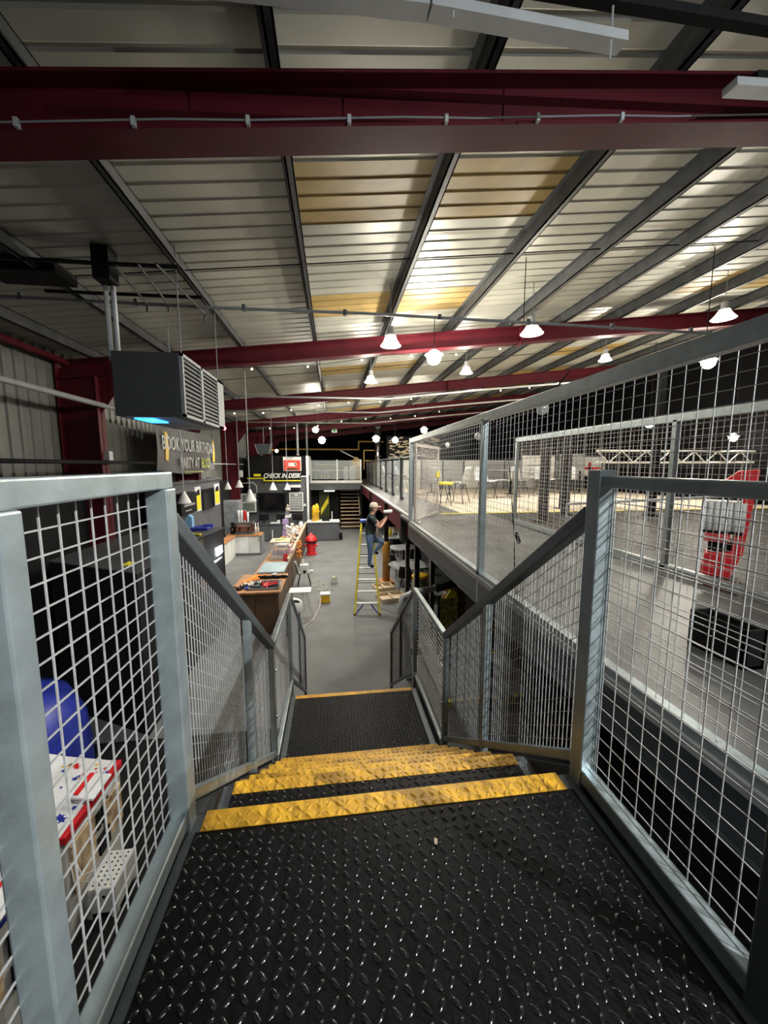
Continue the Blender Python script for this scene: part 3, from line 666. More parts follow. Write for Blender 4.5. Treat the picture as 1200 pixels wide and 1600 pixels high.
small('white_rag', 'small white rag lying on the black tool bag', 'cloth', MB().ball((0, 0, 0), .05, 8, 5, (1.3, 1, .5)).ball((.05, .02, .01), .035, 8, 5, (1, 1, .6)), 'white', (-1.6, 10.12, CT + .105), smooth=True)
gcs = thing('glass_top_case', 'pale blue glass topped case on the counter behind the tool bag', 'display case', (-1.75, 11.1, CT))
MB().box(-.36, .36, -.55, .6, 0, .04).build('frame', 'grey', gcs)
MB().box(-.34, .34, -.53, .58, .04, .05).build('glass_top', mat('pale_blue_glass', (.45, .58, .62), .12, 0, .15, 5), gcs)
for k in range(4): MB().bar((-.30, -.45 + k * .25, .052), (.3, -.35 + k * .25, .052), .015, .003).build('stripe', 'lgrey', gcs)
dc = thing('display_cabinet', 'clear snack cabinet holding purple packets on the counter', 'cabinet', (-1.72, 12.45, CT))
f = MB()
for x in (-.28, .28):
    for y in (-.3, .3): f.box(x - .012, x + .012, y - .012, y + .012, 0, .55)
f.box(-.3, .3, -.32, .32, .54, .57).box(-.3, .3, -.32, .32, 0, .02); f.build('frame', 'palewood', dc)
MB().box(-.28, .28, -.31, -.305, .02, .54).build('front_glass', 'glass', dc)
for i in range(4):
    small('purple_packet', ['leftmost purple packet in the snack cabinet', 'second purple packet from the left in the snack cabinet', 'third purple packet from the left in the snack cabinet', 'rightmost purple packet in the snack cabinet'][i], 'packet',
          MB().box(-.055, .055, -.03, .03, 0, .2).prism([(-.055, .2), (.055, .2), (.04, .24), (-.04, .24)], 'y', -.02, .02), 'purple', (-1.92 + i * .12, 12.35 + .05 * (i % 2), CT + .18 if False else CT + .02), bev=.006)
small('white_carton', 'low white carton at the front of the snack cabinet', 'carton', MB().box(-.2, .2, -.06, .06, 0, .09).box(-.2, .2, -.065, -.06, .07, .1), 'white', (-1.76, 12.2, CT + .02))
small('pink_toy', 'pink and white soft toy beside the snack cabinet', 'toy', MB().ball((0, 0, .1), .1, 10, 6).ball((0, -.01, .24), .07, 10, 6).ball((-.05, 0, .3), .03, 8, 5).ball((.05, 0, .3), .03, 8, 5), mat('pink', (.65, .2, .25), .8, 0, .4, 20, col2=(.75, .6, .6)), (-1.38, 12.0, CT + .21), smooth=True)
small('red_snack_bag', 'red snack bag below the pink soft toy', 'bag', MB().box(-.07, .07, -.04, .04, 0, .2).prism([(-.07, .2), (.07, .2), (.05, .25), (-.05, .25)], 'y', -.02, .02), 'redp', (-1.5, 11.85, CT + .0), bev=.01)
small('white_pole', 'short white upright rod at the left of the snack cabinet', 'rod', MB().tube([(0, 0, 0), (0, 0, .75)], .018, 8).tube([(0, 0, 0), (0, 0, .03)], .07, 12), 'white', (-2.1, 13.3, CT))
small('paper_tray', 'white paper tray stacked on the counter behind the snack cabinet', 'tray', MB().box(-.22, .2, -.25, .25, 0, .03).box(-.24, .22, -.27, .27, .12, .15).box(-.2, -.17, -.2, .2, .0, .15), 'white', (-1.85, 14.0, CT))
small('green_folder', 'pale green folder lying on the snack cabinet', 'folder', MB().box(-.17, .17, -.12, .12, 0, .015).bar((-.15, -.1, .03), (.15, .08, .035), .1, .008), mat('lime', (.5, .62, .3), .7), (-1.7, 12.5, CT + .57))
def bunch(name, lab, cat, x, y, z, m, seed, n=26, r=.14, h=.4):
    q = random.Random(seed); mb = MB()
    for _ in range(n): 
        a = q.random() * 2 * PI; rr = r * q.random() ** .5; zz = h * q.random()
        mb.ball((rr * math.cos(a), rr * math.sin(a), .04 + zz), .028 + .03 * q.random(), 6, 4, (1, 1, .7 + .6 * q.random()))
    return small(name, lab, cat, mb, m, (x, y, z))
bunch('dried_flowers', 'tall bunch of pale green dried flowers on the counter', 'flowers', -1.75, 15.2, CT, 'floral', 3, 46, .17, .62)
bunch('dried_flowers', 'cream bunch of dried flowers nearer than the pale green one', 'flowers', -1.62, 14.3, CT, 'cream', 5, 34, .15, .34)
bunch('garland', 'orange cloth garland hanging down the customer side of the counter', 'garland', -1.28, 13.9, CT - .42, 'orange', 9, 26, .08, .6)
small('snack_rack', 'purple and white crisp rack standing left of the dried flowers', 'rack', MB().box(-.02, .02, -.02, .02, 0, .8).box(-.13, .1, -.05, .05, .55, .75).box(-.1, .14, -.06, .04, .3, .5).box(-.13, .1, -.05, .05, .06, .26), 'purple', (-1.98, 16.0, CT))
small('paper_flag', 'white paper flags above the purple crisp rack', 'flag', MB().prism([(-.12, 0), (.14, .02), (.16, .2), (.02, .12), (-.08, .14)], 'y', -.01, .01), 'white', (-1.9, 16.0, CT + .8))
cols = ['lgrey', 'brown', 'offwhite', 'copper', 'cream', 'white']
jl = ['grey lidded jar on the far part of the counter', 'dark brown jar on the far part of the counter', 'white lidded jar beside the dried flowers', 'copper coloured jar near the counter edge', 'cream jar near the far end of the counter', 'large clear-lidded white tub at the far end of the counter']
for i, (x, y, hh) in enumerate(((-1.62, 16.6, .22), (-1.5, 15.9, .18), (-1.78, 16.9, .26), (-1.5, 15.1, .15), (-1.7, 17.6, .24), (-1.55, 18.1, .34))):
    t = thing('jar', jl[i], 'jar', (x, y, CT)); MB().lathe([(.001, 0), (.09, 0), (.1, .02), (.1, hh * .8), (.07, hh * .88)], 12).build('body', cols[i], t, smooth=True); MB().lathe([(.075, hh * .86), (.075, hh), (.001, hh + .01)], 12).build('lid', 'offwhite', t)
small('wooden_bowl', 'yellow topped dark bowl at the left counter edge', 'bowl', MB().lathe([(.05, 0), (.14, .08), (.13, .08), (.001, .03)], 14).ball((0, 0, .09), .09, 10, 5, (1, 1, .6)), 'mustard', (-2.08, 15.2, CT), smooth=True)

# customer side
def shell_chair(label, x, y, z, rz, m='lgrey', legm='black', group=None, s=1.0):
    t = thing('shell_chair', label, 'chair', (x, y, z), rz, group)
    vs = []; N, K = 8, 7
    for i in range(N + 1):
        u = i / N
        for j in range(K):
            v = (j / (K - 1) - .5) * 2
            if u < .5: yy = -.22 + .44 * (u / .5); zz = .46 + .03 * v * v + .02 * u
            else: q = (u - .5) / .5; yy = .22 + .10 * q; zz = .46 + .40 * q ** 1.1
            wd = .22 * (1 - .25 * max(0, u - .75) / .25)
            vs.append((v * wd * s, (yy - .06 * v * v * (u > .4)) * s, zz * s))
    mb = MB().add(vs, [(i * K + j, i * K + j + 1, (i + 1) * K + j + 1, (i + 1) * K + j) for i in range(N) for j in range(K - 1)])
    o = mb.build('seat_shell', m, t, smooth=True); sm = o.modifiers.new('s', 'SOLIDIFY'); sm.thickness = .018
    for sx in (-1, 1):
        for sy in (-1, 1): MB().tube([(sx * .12 * s, sy * .12 * s, .46 * s), (sx * .21 * s, sy * .22 * s, 0)], .012, 6).build('leg', legm, t)
    return t
shell_chair('grey plastic chair holding a white machine beside the counter', -1.02, 12.6, G, math.radians(95), 'grey')
wm = thing('white_machine', 'white boxy machine with round dark vent on the grey chair', 'machine', (-1.0, 12.45, G + .50))
MB().box(-.13, .13, -.12, .12, 0, .30).build('casing', 'white', wm, bev=.02); MB().tube([(.02, -.121, .08), (.02, -.13, .08)], .05, 14).build('vent', 'black', wm); MB().bar((-.04, 0, .3), (-.06, .02, .46), .05, .05).build('spout', 'white', wm)
small('white_cup', 'small white cup on the grey chair beside the machine', 'cup', MB().lathe([(.001, 0), (.04, 0), (.055, .08), (.05, .08), (.035, .01)], 12), 'white', (-.76, 12.5, G + .50), smooth=True)
wt = thing('folding_tray', 'white folding tray table beside the near end of the counter', 'tray table', (-.92, 10.1, G))
MB().box(-.30, .28, -.22, .2, .68, .72).build('tray_top', 'white', wt, bev=.02)
for a, b in (((-.2, -.15, .68), (.1, -.5, 0)), ((.15, -.1, .68), (.3, .1, 0)), ((.05, -.15, .68), (.28, -.45, 0)), ((-.2, .12, .68), (-.24, .2, 0))): MB().tube([a, b], .012, 6).build('leg', 'white', wt)
bn2 = thing('rubbish_bin', 'tall grey bin lined with a white bag beside the counter', 'bin', (-1.0, 9.0, G))
MB().prism([(-.16, -.16), (.16, -.16), (.16, .16), (-.16, .16)], 'z', 0, .62).build('body', 'darksteel', bn2, bev=.02)
MB().lathe([(.20, .50), (.23, .62), (.21, .78), (.12, .84), (.001, .80)], 12).build('bag_liner', 'white', bn2, smooth=True)
MB().ball((.05, -.08, .80), .10, 8, 5, (1.2, .8, .5)).build('dark_rubbish', 'black', bn2)
small('white_bottle', 'white plastic bottle standing behind the lined bin', 'bottle', MB().lathe([(.001, 0), (.06, 0), (.06, .22), (.02, .3), (.02, .36), (.001, .36)], 12), 'white', (-1.33, 9.25, CT), smooth=True).scale = (.6, .6, .6)
yb = thing('power_box', 'yellow site power box with white lid on the floor', 'power box', (-.3, 11.05, G))
MB().box(-.13, .13, -.12, .12, 0, .24).build('body', 'mustard', yb, bev=.02); MB().box(-.14, .14, -.13, .13, .24, .28).build('lid', 'white', yb); MB().tube([(-.1, 0, .28), (-.1, 0, .33), (.1, 0, .33), (.1, 0, .28)], .012, 6).build('handle', 'grey', yb)
wc = MB().tube([(-.42, 10.95, G + .2), (-.45, 10.6, G + .01), (-.6, 9.7, G + .01), (-.85, 9.2, G + .01), (-.9, 8.8, G + .01)], .014, 6).build('extension_cable', 'cream', smooth=True); tag(wc, 'cream extension cable trailing from the yellow power box', 'cable')
pts = [(-.3 + .2 * math.cos(t * .9) * (1 - t * .03) - .02 * t, 12.0 + .16 * t * .4 + .3 * math.sin(t * .9), G + .01 + .0006 * t) for t in range(22)]
cc = MB().tube(pts, .011, 5).build('coiled_cable', mat('pale_green_cable', (.42, .48, .33), .6), smooth=True); tag(cc, 'loose pale green cable coiled on the floor behind the power box', 'cable')
cr = thing('cable_reel', 'small pale green cable reel on the open floor', 'reel', (-.02, 12.9, G))
MB().tube([(-.02, -.12, .12), (-.02, .1, .12)], .08, 14).build('drum', mat('lime2', (.5, .68, .35), .6), cr); MB().tube([(-.02, -.13, .12), (-.02, -.12, .12)], .12, 14).tube([(-.02, .1, .12), (-.02, .11, .12)], .12, 14).build('flange', 'offwhite', cr)
hy = thing('hydrant_ornament', 'red fire hydrant ornament standing on the grey floor', 'hydrant', (-1.05, 17.3, G))
MB().lathe([(.001, 0), (.24, 0), (.24, .06), (.19, .08), (.19, .58), (.001, .58)], 20).build('barrel', 'redp', hy, smooth=False)
MB().lathe([(.19, .55), (.27, .57), (.27, .64), (.19, .66)], 20).build('collar', 'black', hy)
MB().lathe([(.27, .64), (.25, .74), (.15, .86), (.05, .93), (.04, .98), (.001, 1.0)], 20).build('bonnet', 'redp', hy, smooth=True)
for s in (-1, 1): MB().tube([(s * .18, 0, .42), (s * .29, 0, .42)], .07, 12).build('side_nozzle', 'redp', hy)

# coffee station
cs = thing('coffee_counter', 'white cupboard unit with orange wooden worktop below the cone lamps', 'cabinet', (-4, 17.7, G))
MB().box(-4.70, -3.30, 17.45, 18.05, G + .08, -1.92).build('carcass', 'offwhite', cs, world=True); MB().box(-4.66, -3.34, 17.5, 18.0, G, G + .08).build('plinth', 'grey', cs, world=True)
for k in range(3):
    d = MB().box(-4.68 + k * .46, -4.24 + k * .46, 17.42, 17.45, G + .12, -1.95).build('door', 'white', cs, world=True); MB().box(-4.30 + k * .46 - .30 * (k % 2), -4.27 + k * .46 - .3 * (k % 2), 17.40, 17.42, -2.15, -2.05).build('handle', 'chrome', cs, world=True)
MB().box(-4.74, -3.24, 17.38, 18.1, -1.92, -1.86).build('worktop', 'wood', cs, world=True, bev=.008)
MB().box(-3.30, -3.22, 17.4, 18.05, G, -1.92).build('end_panel', 'grey', cs, world=True)
c2 = thing('side_counter', 'white side cupboard with orange worktop running toward the black room', 'cabinet', (-4.6, 16.4, G))
MB().box(-4.66, -4.36, 15.4, 17.36, G, -1.92).build('carcass', 'white', c2, world=True); MB().box(-4.66, -4.30, 15.3, 17.37, -1.92, -1.86).build('worktop', 'wood', c2, world=True, bev=.008)
for k in range(3): MB().box(-4.36, -4.34, 15.45 + k * .64, 16.05 + k * .64, G + .1, -1.96).build('door', 'offwhite', c2, world=True)
fg = thing('wrapped_fridge', 'upright drinks fridge wrapped in shiny silver foil behind the coffee counter', 'fridge', (-4.66, 18.35, G))
MB().box(-.40, .40, -.2, .35, .0, 2.4).build('cabinet', mat('foil', (.5, .53, .55), .25, .5, .3, 6, .5, 6), fg, bev=.02); MB().box(-.36, .36, -.21, -.2, 1.1, 2.3).build('door', mat('foil2', (.55, .6, .62), .2, .6, .3, 4, .6, 5), fg)
cm = thing('coffee_machine', 'copper and chrome espresso machine on the orange worktop', 'coffee machine', (-3.98, 17.75, -1.86))
MB().box(-.38, .38, -.22, .2, .1, .5).build('body', 'copper', cm, bev=.03); MB().box(-.4, .4, -.26, .22, .5, .55).build('cup_rail', 'chrome', cm); MB().box(-.38, .38, -.28, .2, 0, .1).build('drip_tray', 'darksteel', cm)
for x in (-.2, .18): MB().tube([(x, -.26, .3), (x, -.26, .2), (x, -.4, .2)], .03, 8).build('group_handle', 'black', cm)
MB().box(-.3, .3, -.235, -.22, .36, .46).build('front_plate', 'chrome', cm)
for i in range(4):
    t = thing('cup_stack', ['tall stack of white paper cups, leftmost above the espresso machine', 'second stack of white paper cups above the espresso machine', 'red and white stack of paper cups above the espresso machine', 'short stack of white cups right of the red stack'][i], 'cups', (-4.25 + i * .13, 17.8, -1.31))
    MB().lathe([(.001, 0), (.035, 0), (.05, .5 - .1 * (i == 3)), (.001, .5 - .1 * (i == 3))], 12).build('cups', 'white', t, smooth=True)
    if i == 2: MB().lathe([(.047, .05), (.058, .5)], 12).build('red_band', 'redp', t)
for i, x in enumerate((-3.5, -3.40)):
    t = thing('syrup_bottle', ['taller white syrup bottle right of the espresso machine', 'cream syrup bottle at the counter corner'][i], 'bottle', (x, 17.6, -1.86))
    MB().lathe([(.001, 0), (.045, 0), (.045, .26 + .06 * (1 - i)), (.018, .36), (.018, .5), (.001, .5)], 12).build('body', ['white', 'cream'][i], t, smooth=True)
gr = thing('coffee_grinder', 'small black coffee grinder left of the espresso machine', 'grinder', (-4.50, 17.7, -1.86)); MB().box(-.09, .09, -.1, .1, 0, .34).build('body', 'black', gr, bev=.015); MB().lathe([(.04, .34), (.11, .52), (.001, .53)], 12).build('hopper', 'glossblack', gr)
MB().tube([(0, -.1, .25), (0, -.16, .2)], .02, 8).build('spout', 'chrome', gr)

# back wall things
bk = thing('back_counter', 'long dark grey counter against the office wall', 'counter', (-2.7, 20.8, G))
MB().box(-4.1, -1.5, 20.5, 21.1, G, -1.9).build('body', 'dado', bk, world=True); MB().box(-4.15, -1.45, 20.45, 21.15, -1.9, -1.85).build('worktop', 'darksteel', bk, world=True)
for k in range(4): MB().box(-4.05 + k * .64, -3.45 + k * .64, 20.48, 20.5, G + .1, -1.95).build('door', 'dado', bk, world=True)
small('folded_cloth', 'folded white cloth on the long dark counter', 'cloth', MB().box(-.25, .25, -.15, .15, 0, .05).box(.1, .24, -.1, .1, .05, .16), 'white', (-3.1, 20.7, -1.85), bev=.02)
for i, x in enumerate((-3.7, -2.8, -1.95)):
    t = thing('monitor', ['leftmost black till screen on the long dark counter', 'middle black till screen on the long dark counter', 'right black till screen below the framed notice'][i], 'monitor', (x, 20.85, -1.85))
    MB().box(-.26, .26, -.02, .02, .12, .48).build('screen', 'glossblack', t, bev=.01); MB().box(-.03, .03, -.02, .02, 0, .15).build('stand', 'black', t); MB().box(-.12, .12, -.1, .1, 0, .015).build('foot', 'black', t)
sc = thing('large_screen', 'large black screen on the dark wall under the check-in sign', 'screen', (-3.35, 21.5, -.8))
MB().box(-4.1, -2.62, 21.6, 21.79, -1.28, -.30).build('bezel', 'black', sc, world=True, bev=.02); MB().box(-4.03, -2.69, 21.59, 21.6, -1.21, -.37).build('display', 'display', sc, world=True)
fn = thing('framed_notice', 'white framed grey notice board right of the large screen', 'notice board', (-2.07, 21.5, -.8))
f = MB(); f.box(-2.44, -1.69, 21.6, 21.66, -1.32, -.29); f.build('frame', 'white', fn, world=True); MB().box(-2.39, -1.74, 21.59, 21.6, -1.27, -.34).build('sheet', 'grey', fn, world=True)
for k in range(5): MB().box(-2.33, -1.80, 21.58, 21.59, -.6 - k * .14, -.54 - k * .14).build('text_line', 'lgrey', fn, world=True)
MB().box(-2.15, -1.98, 21.58, 21.59, -.46, -.38).build('crest', 'white', fn, world=True)
wn = thing('framed_notice', 'pale framed notice behind the large cone lamp', 'notice board', (-4.6, 21.5, -.8)); 
MB().box(-5.0, -4.22, 21.6, 21.66, -1.35, -.33).build('frame', 'offwhite', wn, world=True); MB().box(-4.93, -4.3, 21.59, 21.6, -.78, -.40).box(-4.93, -4.3, 21.59, 21.6, -1.28, -.84).build('panel', mat('greenish_pane', (.16, .19, .16), .4), wn, world=True)
pj = thing('door_heater', 'white over-door heater above the framed notice', 'heater', (-2.0, 21.5, .0)); MB().box(-2.52, -1.8, 21.5, 21.78, -.02, .12).build('casing', 'white', pj, world=True, bev=.02); MB().box(-2.45, -1.85, 21.5, 21.75, -.16, -.02).build('grille', 'black', pj, world=True)
cbx = thing('wall_conduit', 'grey conduit looping down the office wall left of the screen', 'conduit', (-4.4, 21.6, .2))
MB().tube([(-5.1, 21.7, .7), (-5.1, 21.7, .35), (-4.95, 21.7, .22), (-4.35, 21.7, .25), (-4.2, 21.7, .1), (-4.18, 21.7, -.3)], .03, 8).build('tube', 'lgrey', cbx, world=True, smooth=True)
tg = thing('plush_ornament', 'small tan ornament hung on the wall beside the notice board', 'ornament', (-2.55, 21.5, -1.2)); MB().ball((0, 0, 0), .12, 10, 6, (1, .6, 1.2)).build('body', 'cream', tg); MB().ball((.02, -.02, .2), .07, 8, 6).build('top_ball', 'offwhite', tg); MB().box(-.1, .1, -.04, .04, -.28, -.1).build('base', 'grey', tg)
sw = small('light_switch', 'small white switch box right of the notice board', 'switch', MB().box(-.06, .06, -.02, .02, -.07, .07).box(-.03, .03, -.03, -.02, -.03, .03), 'white', (-1.62, 21.76, -1.0))
# sign
sg = thing('check_in_sign', 'black check-in desk sign with yellow underline', 'sign', (-3.0, 21.6, .6))
MB().box(-3.78, -1.80, 21.70, 21.78, .30, .88).build('board', 'black', sg, world=True)
MB().box(-4.66, -3.78, 21.70, 21.78, .46, .52).box(-3.74, -1.80, 21.66, 21.70, .33, .39).box(-3.80, -3.72, 21.66, 21.7, .33, .52).build('underline', 'bright_yellow', sg, world=True)
text('CHECK IN DESK', .34, 'white', (-2.82, 21.66, .52), (PI / 2, 0, 0), sg, world=True, sx=.80, shear=.3, bold=.012)
MB().box(-4.3, -3.93, 21.66, 21.70, .60, .74).build('yellow_tag', 'bright_yellow', sg, world=True)
rp = thing('red_poster', 'red poster with white heading on the black upper wall', 'poster', (-2.25, 21.7, 1.2))
MB().box(-2.73, -1.76, 21.72, 21.79, .89, 1.66).build('sheet', 'white', rp, world=True); MB().box(-2.69, -1.80, 21.70, 21.72, .92, 1.48).build('red_panel', mat('poster_red', (.75, .07, .045), .5), rp, world=True)
MB().box(-2.45, -2.05, 21.69, 21.70, 1.14, 1.34).prism([(-2.12, 1.2), (-2.0, 1.2), (-2.06, 1.42)], 'y', 21.69, 21.70).build('pale_emblem', 'white', rp, world=True); MB().box(-2.5, -1.95, 21.69, 21.70, .95, 1.05).build('dark_lines', 'brown', rp, world=True)
wbx = small('wall_speaker', 'small white box on the wall corner left of the black upper wall', 'speaker', MB().box(-.13, .13, -.1, .1, -.18, .18).box(-.1, .1, -.11, -.1, -.14, .14), 'white', (-4.95, 21.4, .75))
pr = thing('hanging_speaker', 'dark hanging speaker box with pale edges above the black upper wall', 'speaker', (-3.6, 21, 2.1)); MB().prism([(-.42, .2), (.42, .2), (.3, -.32), (-.25, -.32)], 'y', -.25, .25).build('casing', 'darksteel', pr); MB().bar((-.4, -.26, .15), (-.25, -.26, -.32), .04, .02).bar((.42, -.26, .2), (.3, -.26, -.3), .03, .02).build('edge_trim', 'lgrey', pr); MB().tube([(0, 0, .2), (0, 0, 1.7)], .02, 6).build('hanger', 'grey', pr)
sl_ = thing('spot_lamp', 'small glowing spot lamp beside the hanging speaker box', 'lamp', (-2.95, 21, 1.95)); MB().ball((0, 0, 0), .09, 8, 6).build('bulb', 'fest', sl_); MB().bar((-.7, 0, .05), (-.05, 0, .05), .05, .04).build('arm', 'mustard', sl_); MB().tube([(-.3, 0, .05), (-.3, 0, 1.6)], .01, 5).build('hanger', 'grey', sl_)
for i, (x, y) in enumerate(((-1.9, 21.3), (-1.55, 23.5))):
    tag(MB().tube([(x, y, 1.72), (x, y, 3.72)], .06, 8).tube([(x, y, 1.75), (x, y, 1.8)], .09, 8).build('upright_pipe', 'grey', smooth=True), ['grey upright pipe above the red poster', 'grey upright pipe behind the white wall corner'][i], 'pipe')
# reception desk
dk = thing('reception_desk', 'dark grey reception desk with white top before the doorway', 'desk', (-.5, 20.6, G))
MB().box(-1.4, .24, 20.3, 21.1, G, -1.80).build('body', 'dado', dk, world=True); MB().box(-1.44, .28, 20.25, 21.15, -1.80, -1.75).build('top', 'white', dk, world=True); MB().box(.24, .42, 20.5, 20.9, G, G + .35).build('black_side_box', 'black', dk, world=True); MB().box(-1.36, .2, 20.28, 20.3, G + .1, -1.9).build('front_panel', 'dado', dk, world=True)
for i, (x, y, hh) in enumerate(((-1.06, 20.55, .86), (-.92, 20.75, .92))):
    t = thing('yellow_hydrant_post', ['front yellow hydrant-shaped post on the reception desk', 'rear yellow hydrant-shaped post on the reception desk'][i], 'post', (x, y, -1.75)); MB().lathe([(.001, 0), (.12, 0), (.12, hh * .8), (.08, hh * .92), (.03, hh), (.001, hh)], 14).build('body', 'mustard', t, smooth=True); MB().tube([(.1, 0, .5), (.16, 0, .5)], .03, 8).build('nozzle', 'mustard', t)
small('white_stand', 'thin white upright card stand on the reception desk', 'stand', MB().tube([(0, 0, 0), (0, 0, .5)], .025, 6).tube([(0, 0, 0), (0, 0, .02)], .1, 10), 'white', (-.12, 20.6, -1.75))
small('black_laptop', 'black open laptop lying on the reception desk', 'laptop', MB().box(-.2, .2, -.14, .14, 0, .03).bar((-.0, .14, .02), (0, .2, .2), .4, .02), 'black', (-.45, 20.6, -1.75))
# wooden stair at the far end
ws = thing('wooden_stair', 'open-tread wooden stair with pale treads beside the doorway', 'staircase', (1.0, 24, G))
for k in range(12):
    z = G + .21 * (k + 1); y = 23.9 + .22 * k
    if z > -.2: break
    tr_ = MB().box(.42, 1.62, y, y + .27, z - .05, z).build('tread', 'wood', ws, world=True); MB().box(.42, 1.62, y - .012, y, z - .055, z + .004).build('pale_nosing', 'palewood', tr_, world=False)
for o in [o for o in C.objects if o.name.startswith('pale_nosing')]: pass
for x in (.40, 1.64): MB().prism([(23.85, G), (24.2, G), (26.7, -.1), (26.35, -.1)], 'x', x - .025, x + .025).build('stringer', 'glossblack', ws, world=True)
MB().tube([(1.6, 23.9, G + .95), (1.6, 26.3, .3)], .03, 8).build('handrail', 'palewood', ws, world=True)
# ================================================================ ladder
ld = thing('step_ladder', 'tall yellow step ladder with white treads and blue top cap', 'ladder', (.84, 9.92, G), math.radians(-5))
HT = 2.45; D = .62
hw = lambda z: .34 - (.34 - .15) * z / HT
for s in (-1, 1):
    MB().bar((s * hw(0), 0, 0), (s * hw(HT), D, HT), .045, .075, (0, 1, 0)).build('front_rail', 'bright_yellow', ld, bev=.004)
    MB().bar((s * (hw(0) - .02), 1.30, 0), (s * (hw(HT) - .01), D + .08, HT - .1), .028, .05, (0, 1, 0)).build('rear_rail', 'bright_yellow', ld)
    MB().bar((s * .30, .02, .02), (s * .10, .06, .27), .03, .02, (0, 1, 0)).build('knee_brace', 'blue', ld)
    MB().box(s * .34 - .03, s * .34 + .03, -.04, .05, 0, .03).build('foot', 'black', ld)
    MB().bar((s * .26, D * .5, 1.1), (s * .26, 1.0, 1.1), .02, .02).build('spreader', 'lgrey', ld)
for k in range(1, 8):
    z = .305 * k; y = D * z / HT
    MB().box(-hw(z), hw(z), y - .04, y + .05, z - .03, z).build('tread', 'white', ld)
    if k < 7: MB().box(-hw(z) + .02, hw(z) - .02, 1.30 - (1.30 - D) * z / HT - .015, 1.30 - (1.30 - D) * z / HT + .015, z - .08, z - .05).build('rear_crossbar', 'lgrey', ld)
MB().box(-.19, .19, D - .08, D + .18, HT - .02, HT + .05).build('top_cap', mat('ladder_blue', (.08, .14, .55), .45), ld, bev=.01)

# ================================================================ person (one skinned body)
px, py, pz = .93, 10.17, G + 1.225
J = dict(pel=((.00, 0, .88), .135), waist=((.03, 0, 1.02), .125), chest=((.06, 0, 1.24), .145), up=((.07, 0, 1.40), .10), neck=((.09, 0, 1.48), .058), h1=((.125, 0, 1.56), .078), h2=((.135, 0, 1.64), .10), h3=((.125, 0, 1.715), .080),
    sL=((.07, .19, 1.38), .072), eL=((.30, .22, 1.16), .048), wL=((.44, .08, 1.33), .034), kL=((.46, .06, 1.37), .036),
    sR=((.06, -.19, 1.38), .075), eR=((.25, -.26, 1.13), .050), wR=((.42, -.09, 1.31), .034), kR=((.45, -.06, 1.36), .036),
    hpL=((.03, .10, .82), .105), knL=((.40, .12, .67), .072), anL=((.14, .10, .42), .050), toL=((.26, .10, .37), .042),
    hpR=((.00, -.10, .80), .110), knR=((.02, -.11, .46), .072), anR=((-.02, -.10, .10), .050), toR=((.12, -.11, .045), .042))
E_ = 'pel-waist waist-chest chest-up up-neck neck-h1 h1-h2 h2-h3 up-sL sL-eL eL-wL wL-kL up-sR sR-eR eR-wR wR-kR pel-hpL hpL-knL knL-anL anL-toL pel-hpR hpR-knR knR-anR anR-toR'.split()
names = list(J); me = bpy.data.meshes.new('body_skeleton'); me.from_pydata([J[n][0] for n in names], [tuple(names.index(q) for q in e.split('-')) for e in E_], [])
so = bpy.data.objects.new('skel', me); C.objects.link(so)
sk = so.modifiers.new('skin', 'SKIN'); so.modifiers.new('sub', 'SUBSURF').levels = 2
for i, n in enumerate(names):
    v = me.skin_vertices[0].data[i]; r = J[n][1]; v.radius = (r, r * (1.25 if n in ('chest', 'waist', 'pel') else 1)); v.use_root = (n == 'pel')
bm_ = bpy.data.meshes.new_from_object(so.evaluated_get(bpy.context.evaluated_depsgraph_get())); bpy.data.objects.remove(so)
per = bpy.data.objects.new('person', bm_); C.objects.link(per); per.location = (px, py, pz)
tag(per, 'person in cream cap, dark T-shirt and jeans standing on the ladder, arms raised', 'person')
bm_.materials.clear()
for mm in ('skin', 'tshirt', 'denim', 'cream', 'black'): bm_.materials.append(M[mm])
def segd(p, a, b):
    a = Vector(a); b = Vector(b); t = max(0, min(1, (p - a).dot(b - a) / (b - a).length_squared)); return (p - a.lerp(b, t)).length, t
for p in bm_.polygons:
    p.use_smooth = True; c = Vector(p.center); best = min(((segd(c, J[e.split('-')[0]][0], J[e.split('-')[1]][0])[0] / (J[e.split('-')[0]][1] + J[e.split('-')[1]][1]), e) for e in E_))
    e = best[1]; t = segd(c, J[e.split('-')[0]][0], J[e.split('-')[1]][0])[1]
    if e in ('pel-hpL', 'hpL-knL', 'knL-anL', 'pel-hpR', 'hpR-knR', 'knR-anR') or (e == 'pel-waist' and c.z < .90): i = 2
    elif e in ('anL-toL', 'anR-toR'): i = 4
    elif e in ('neck-h1', 'h1-h2', 'h2-h3') : i = 0
    elif e in ('sL-eL', 'sR-eR'): i = 1 if t < .55 else 0
    elif e in ('eL-wL', 'wL-kL', 'eR-wR', 'wR-kR'): i = 0
    elif e == 'up-neck': i = 1 if t < .5 else 0
    else: i = 1
    p.material_index = i
cap = MB(); cap.lathe([(.112, 0), (.115, .03), (.105, .08), (.07, .12), (.001, .135)], 18, (.125, 0, 1.665))
cap.build('cap', 'cream', per, smooth=True)
MB().prism([(.20, -.07), (.30, -.055), (.33, 0), (.30, .055), (.20, .07)], 'z', 1.668, 1.680).build('cap_peak', 'cream', per)
MB().ball((.10, 0, 1.63), .098, 12, 8, (.82, 1, .85)).build('hair', 'hair', per, smooth=True)
MB().prism([(.222, 1.60), (.262, 1.585), (.228, 1.64)], 'y', -.013, .013).build('nose', 'skin', per)
for s in (-1, 1):
    MB().ball((.215, s * .036, 1.635), .013, 8, 6).build('eye', 'black', per); MB().ball((.12, s * .098, 1.61), .022, 8, 6, (1, .4, 1.3)).build('ear', 'skin', per)
MB().box(.208, .222, -.026, .026, 1.553, 1.562).build('mouth', 'brick', per)
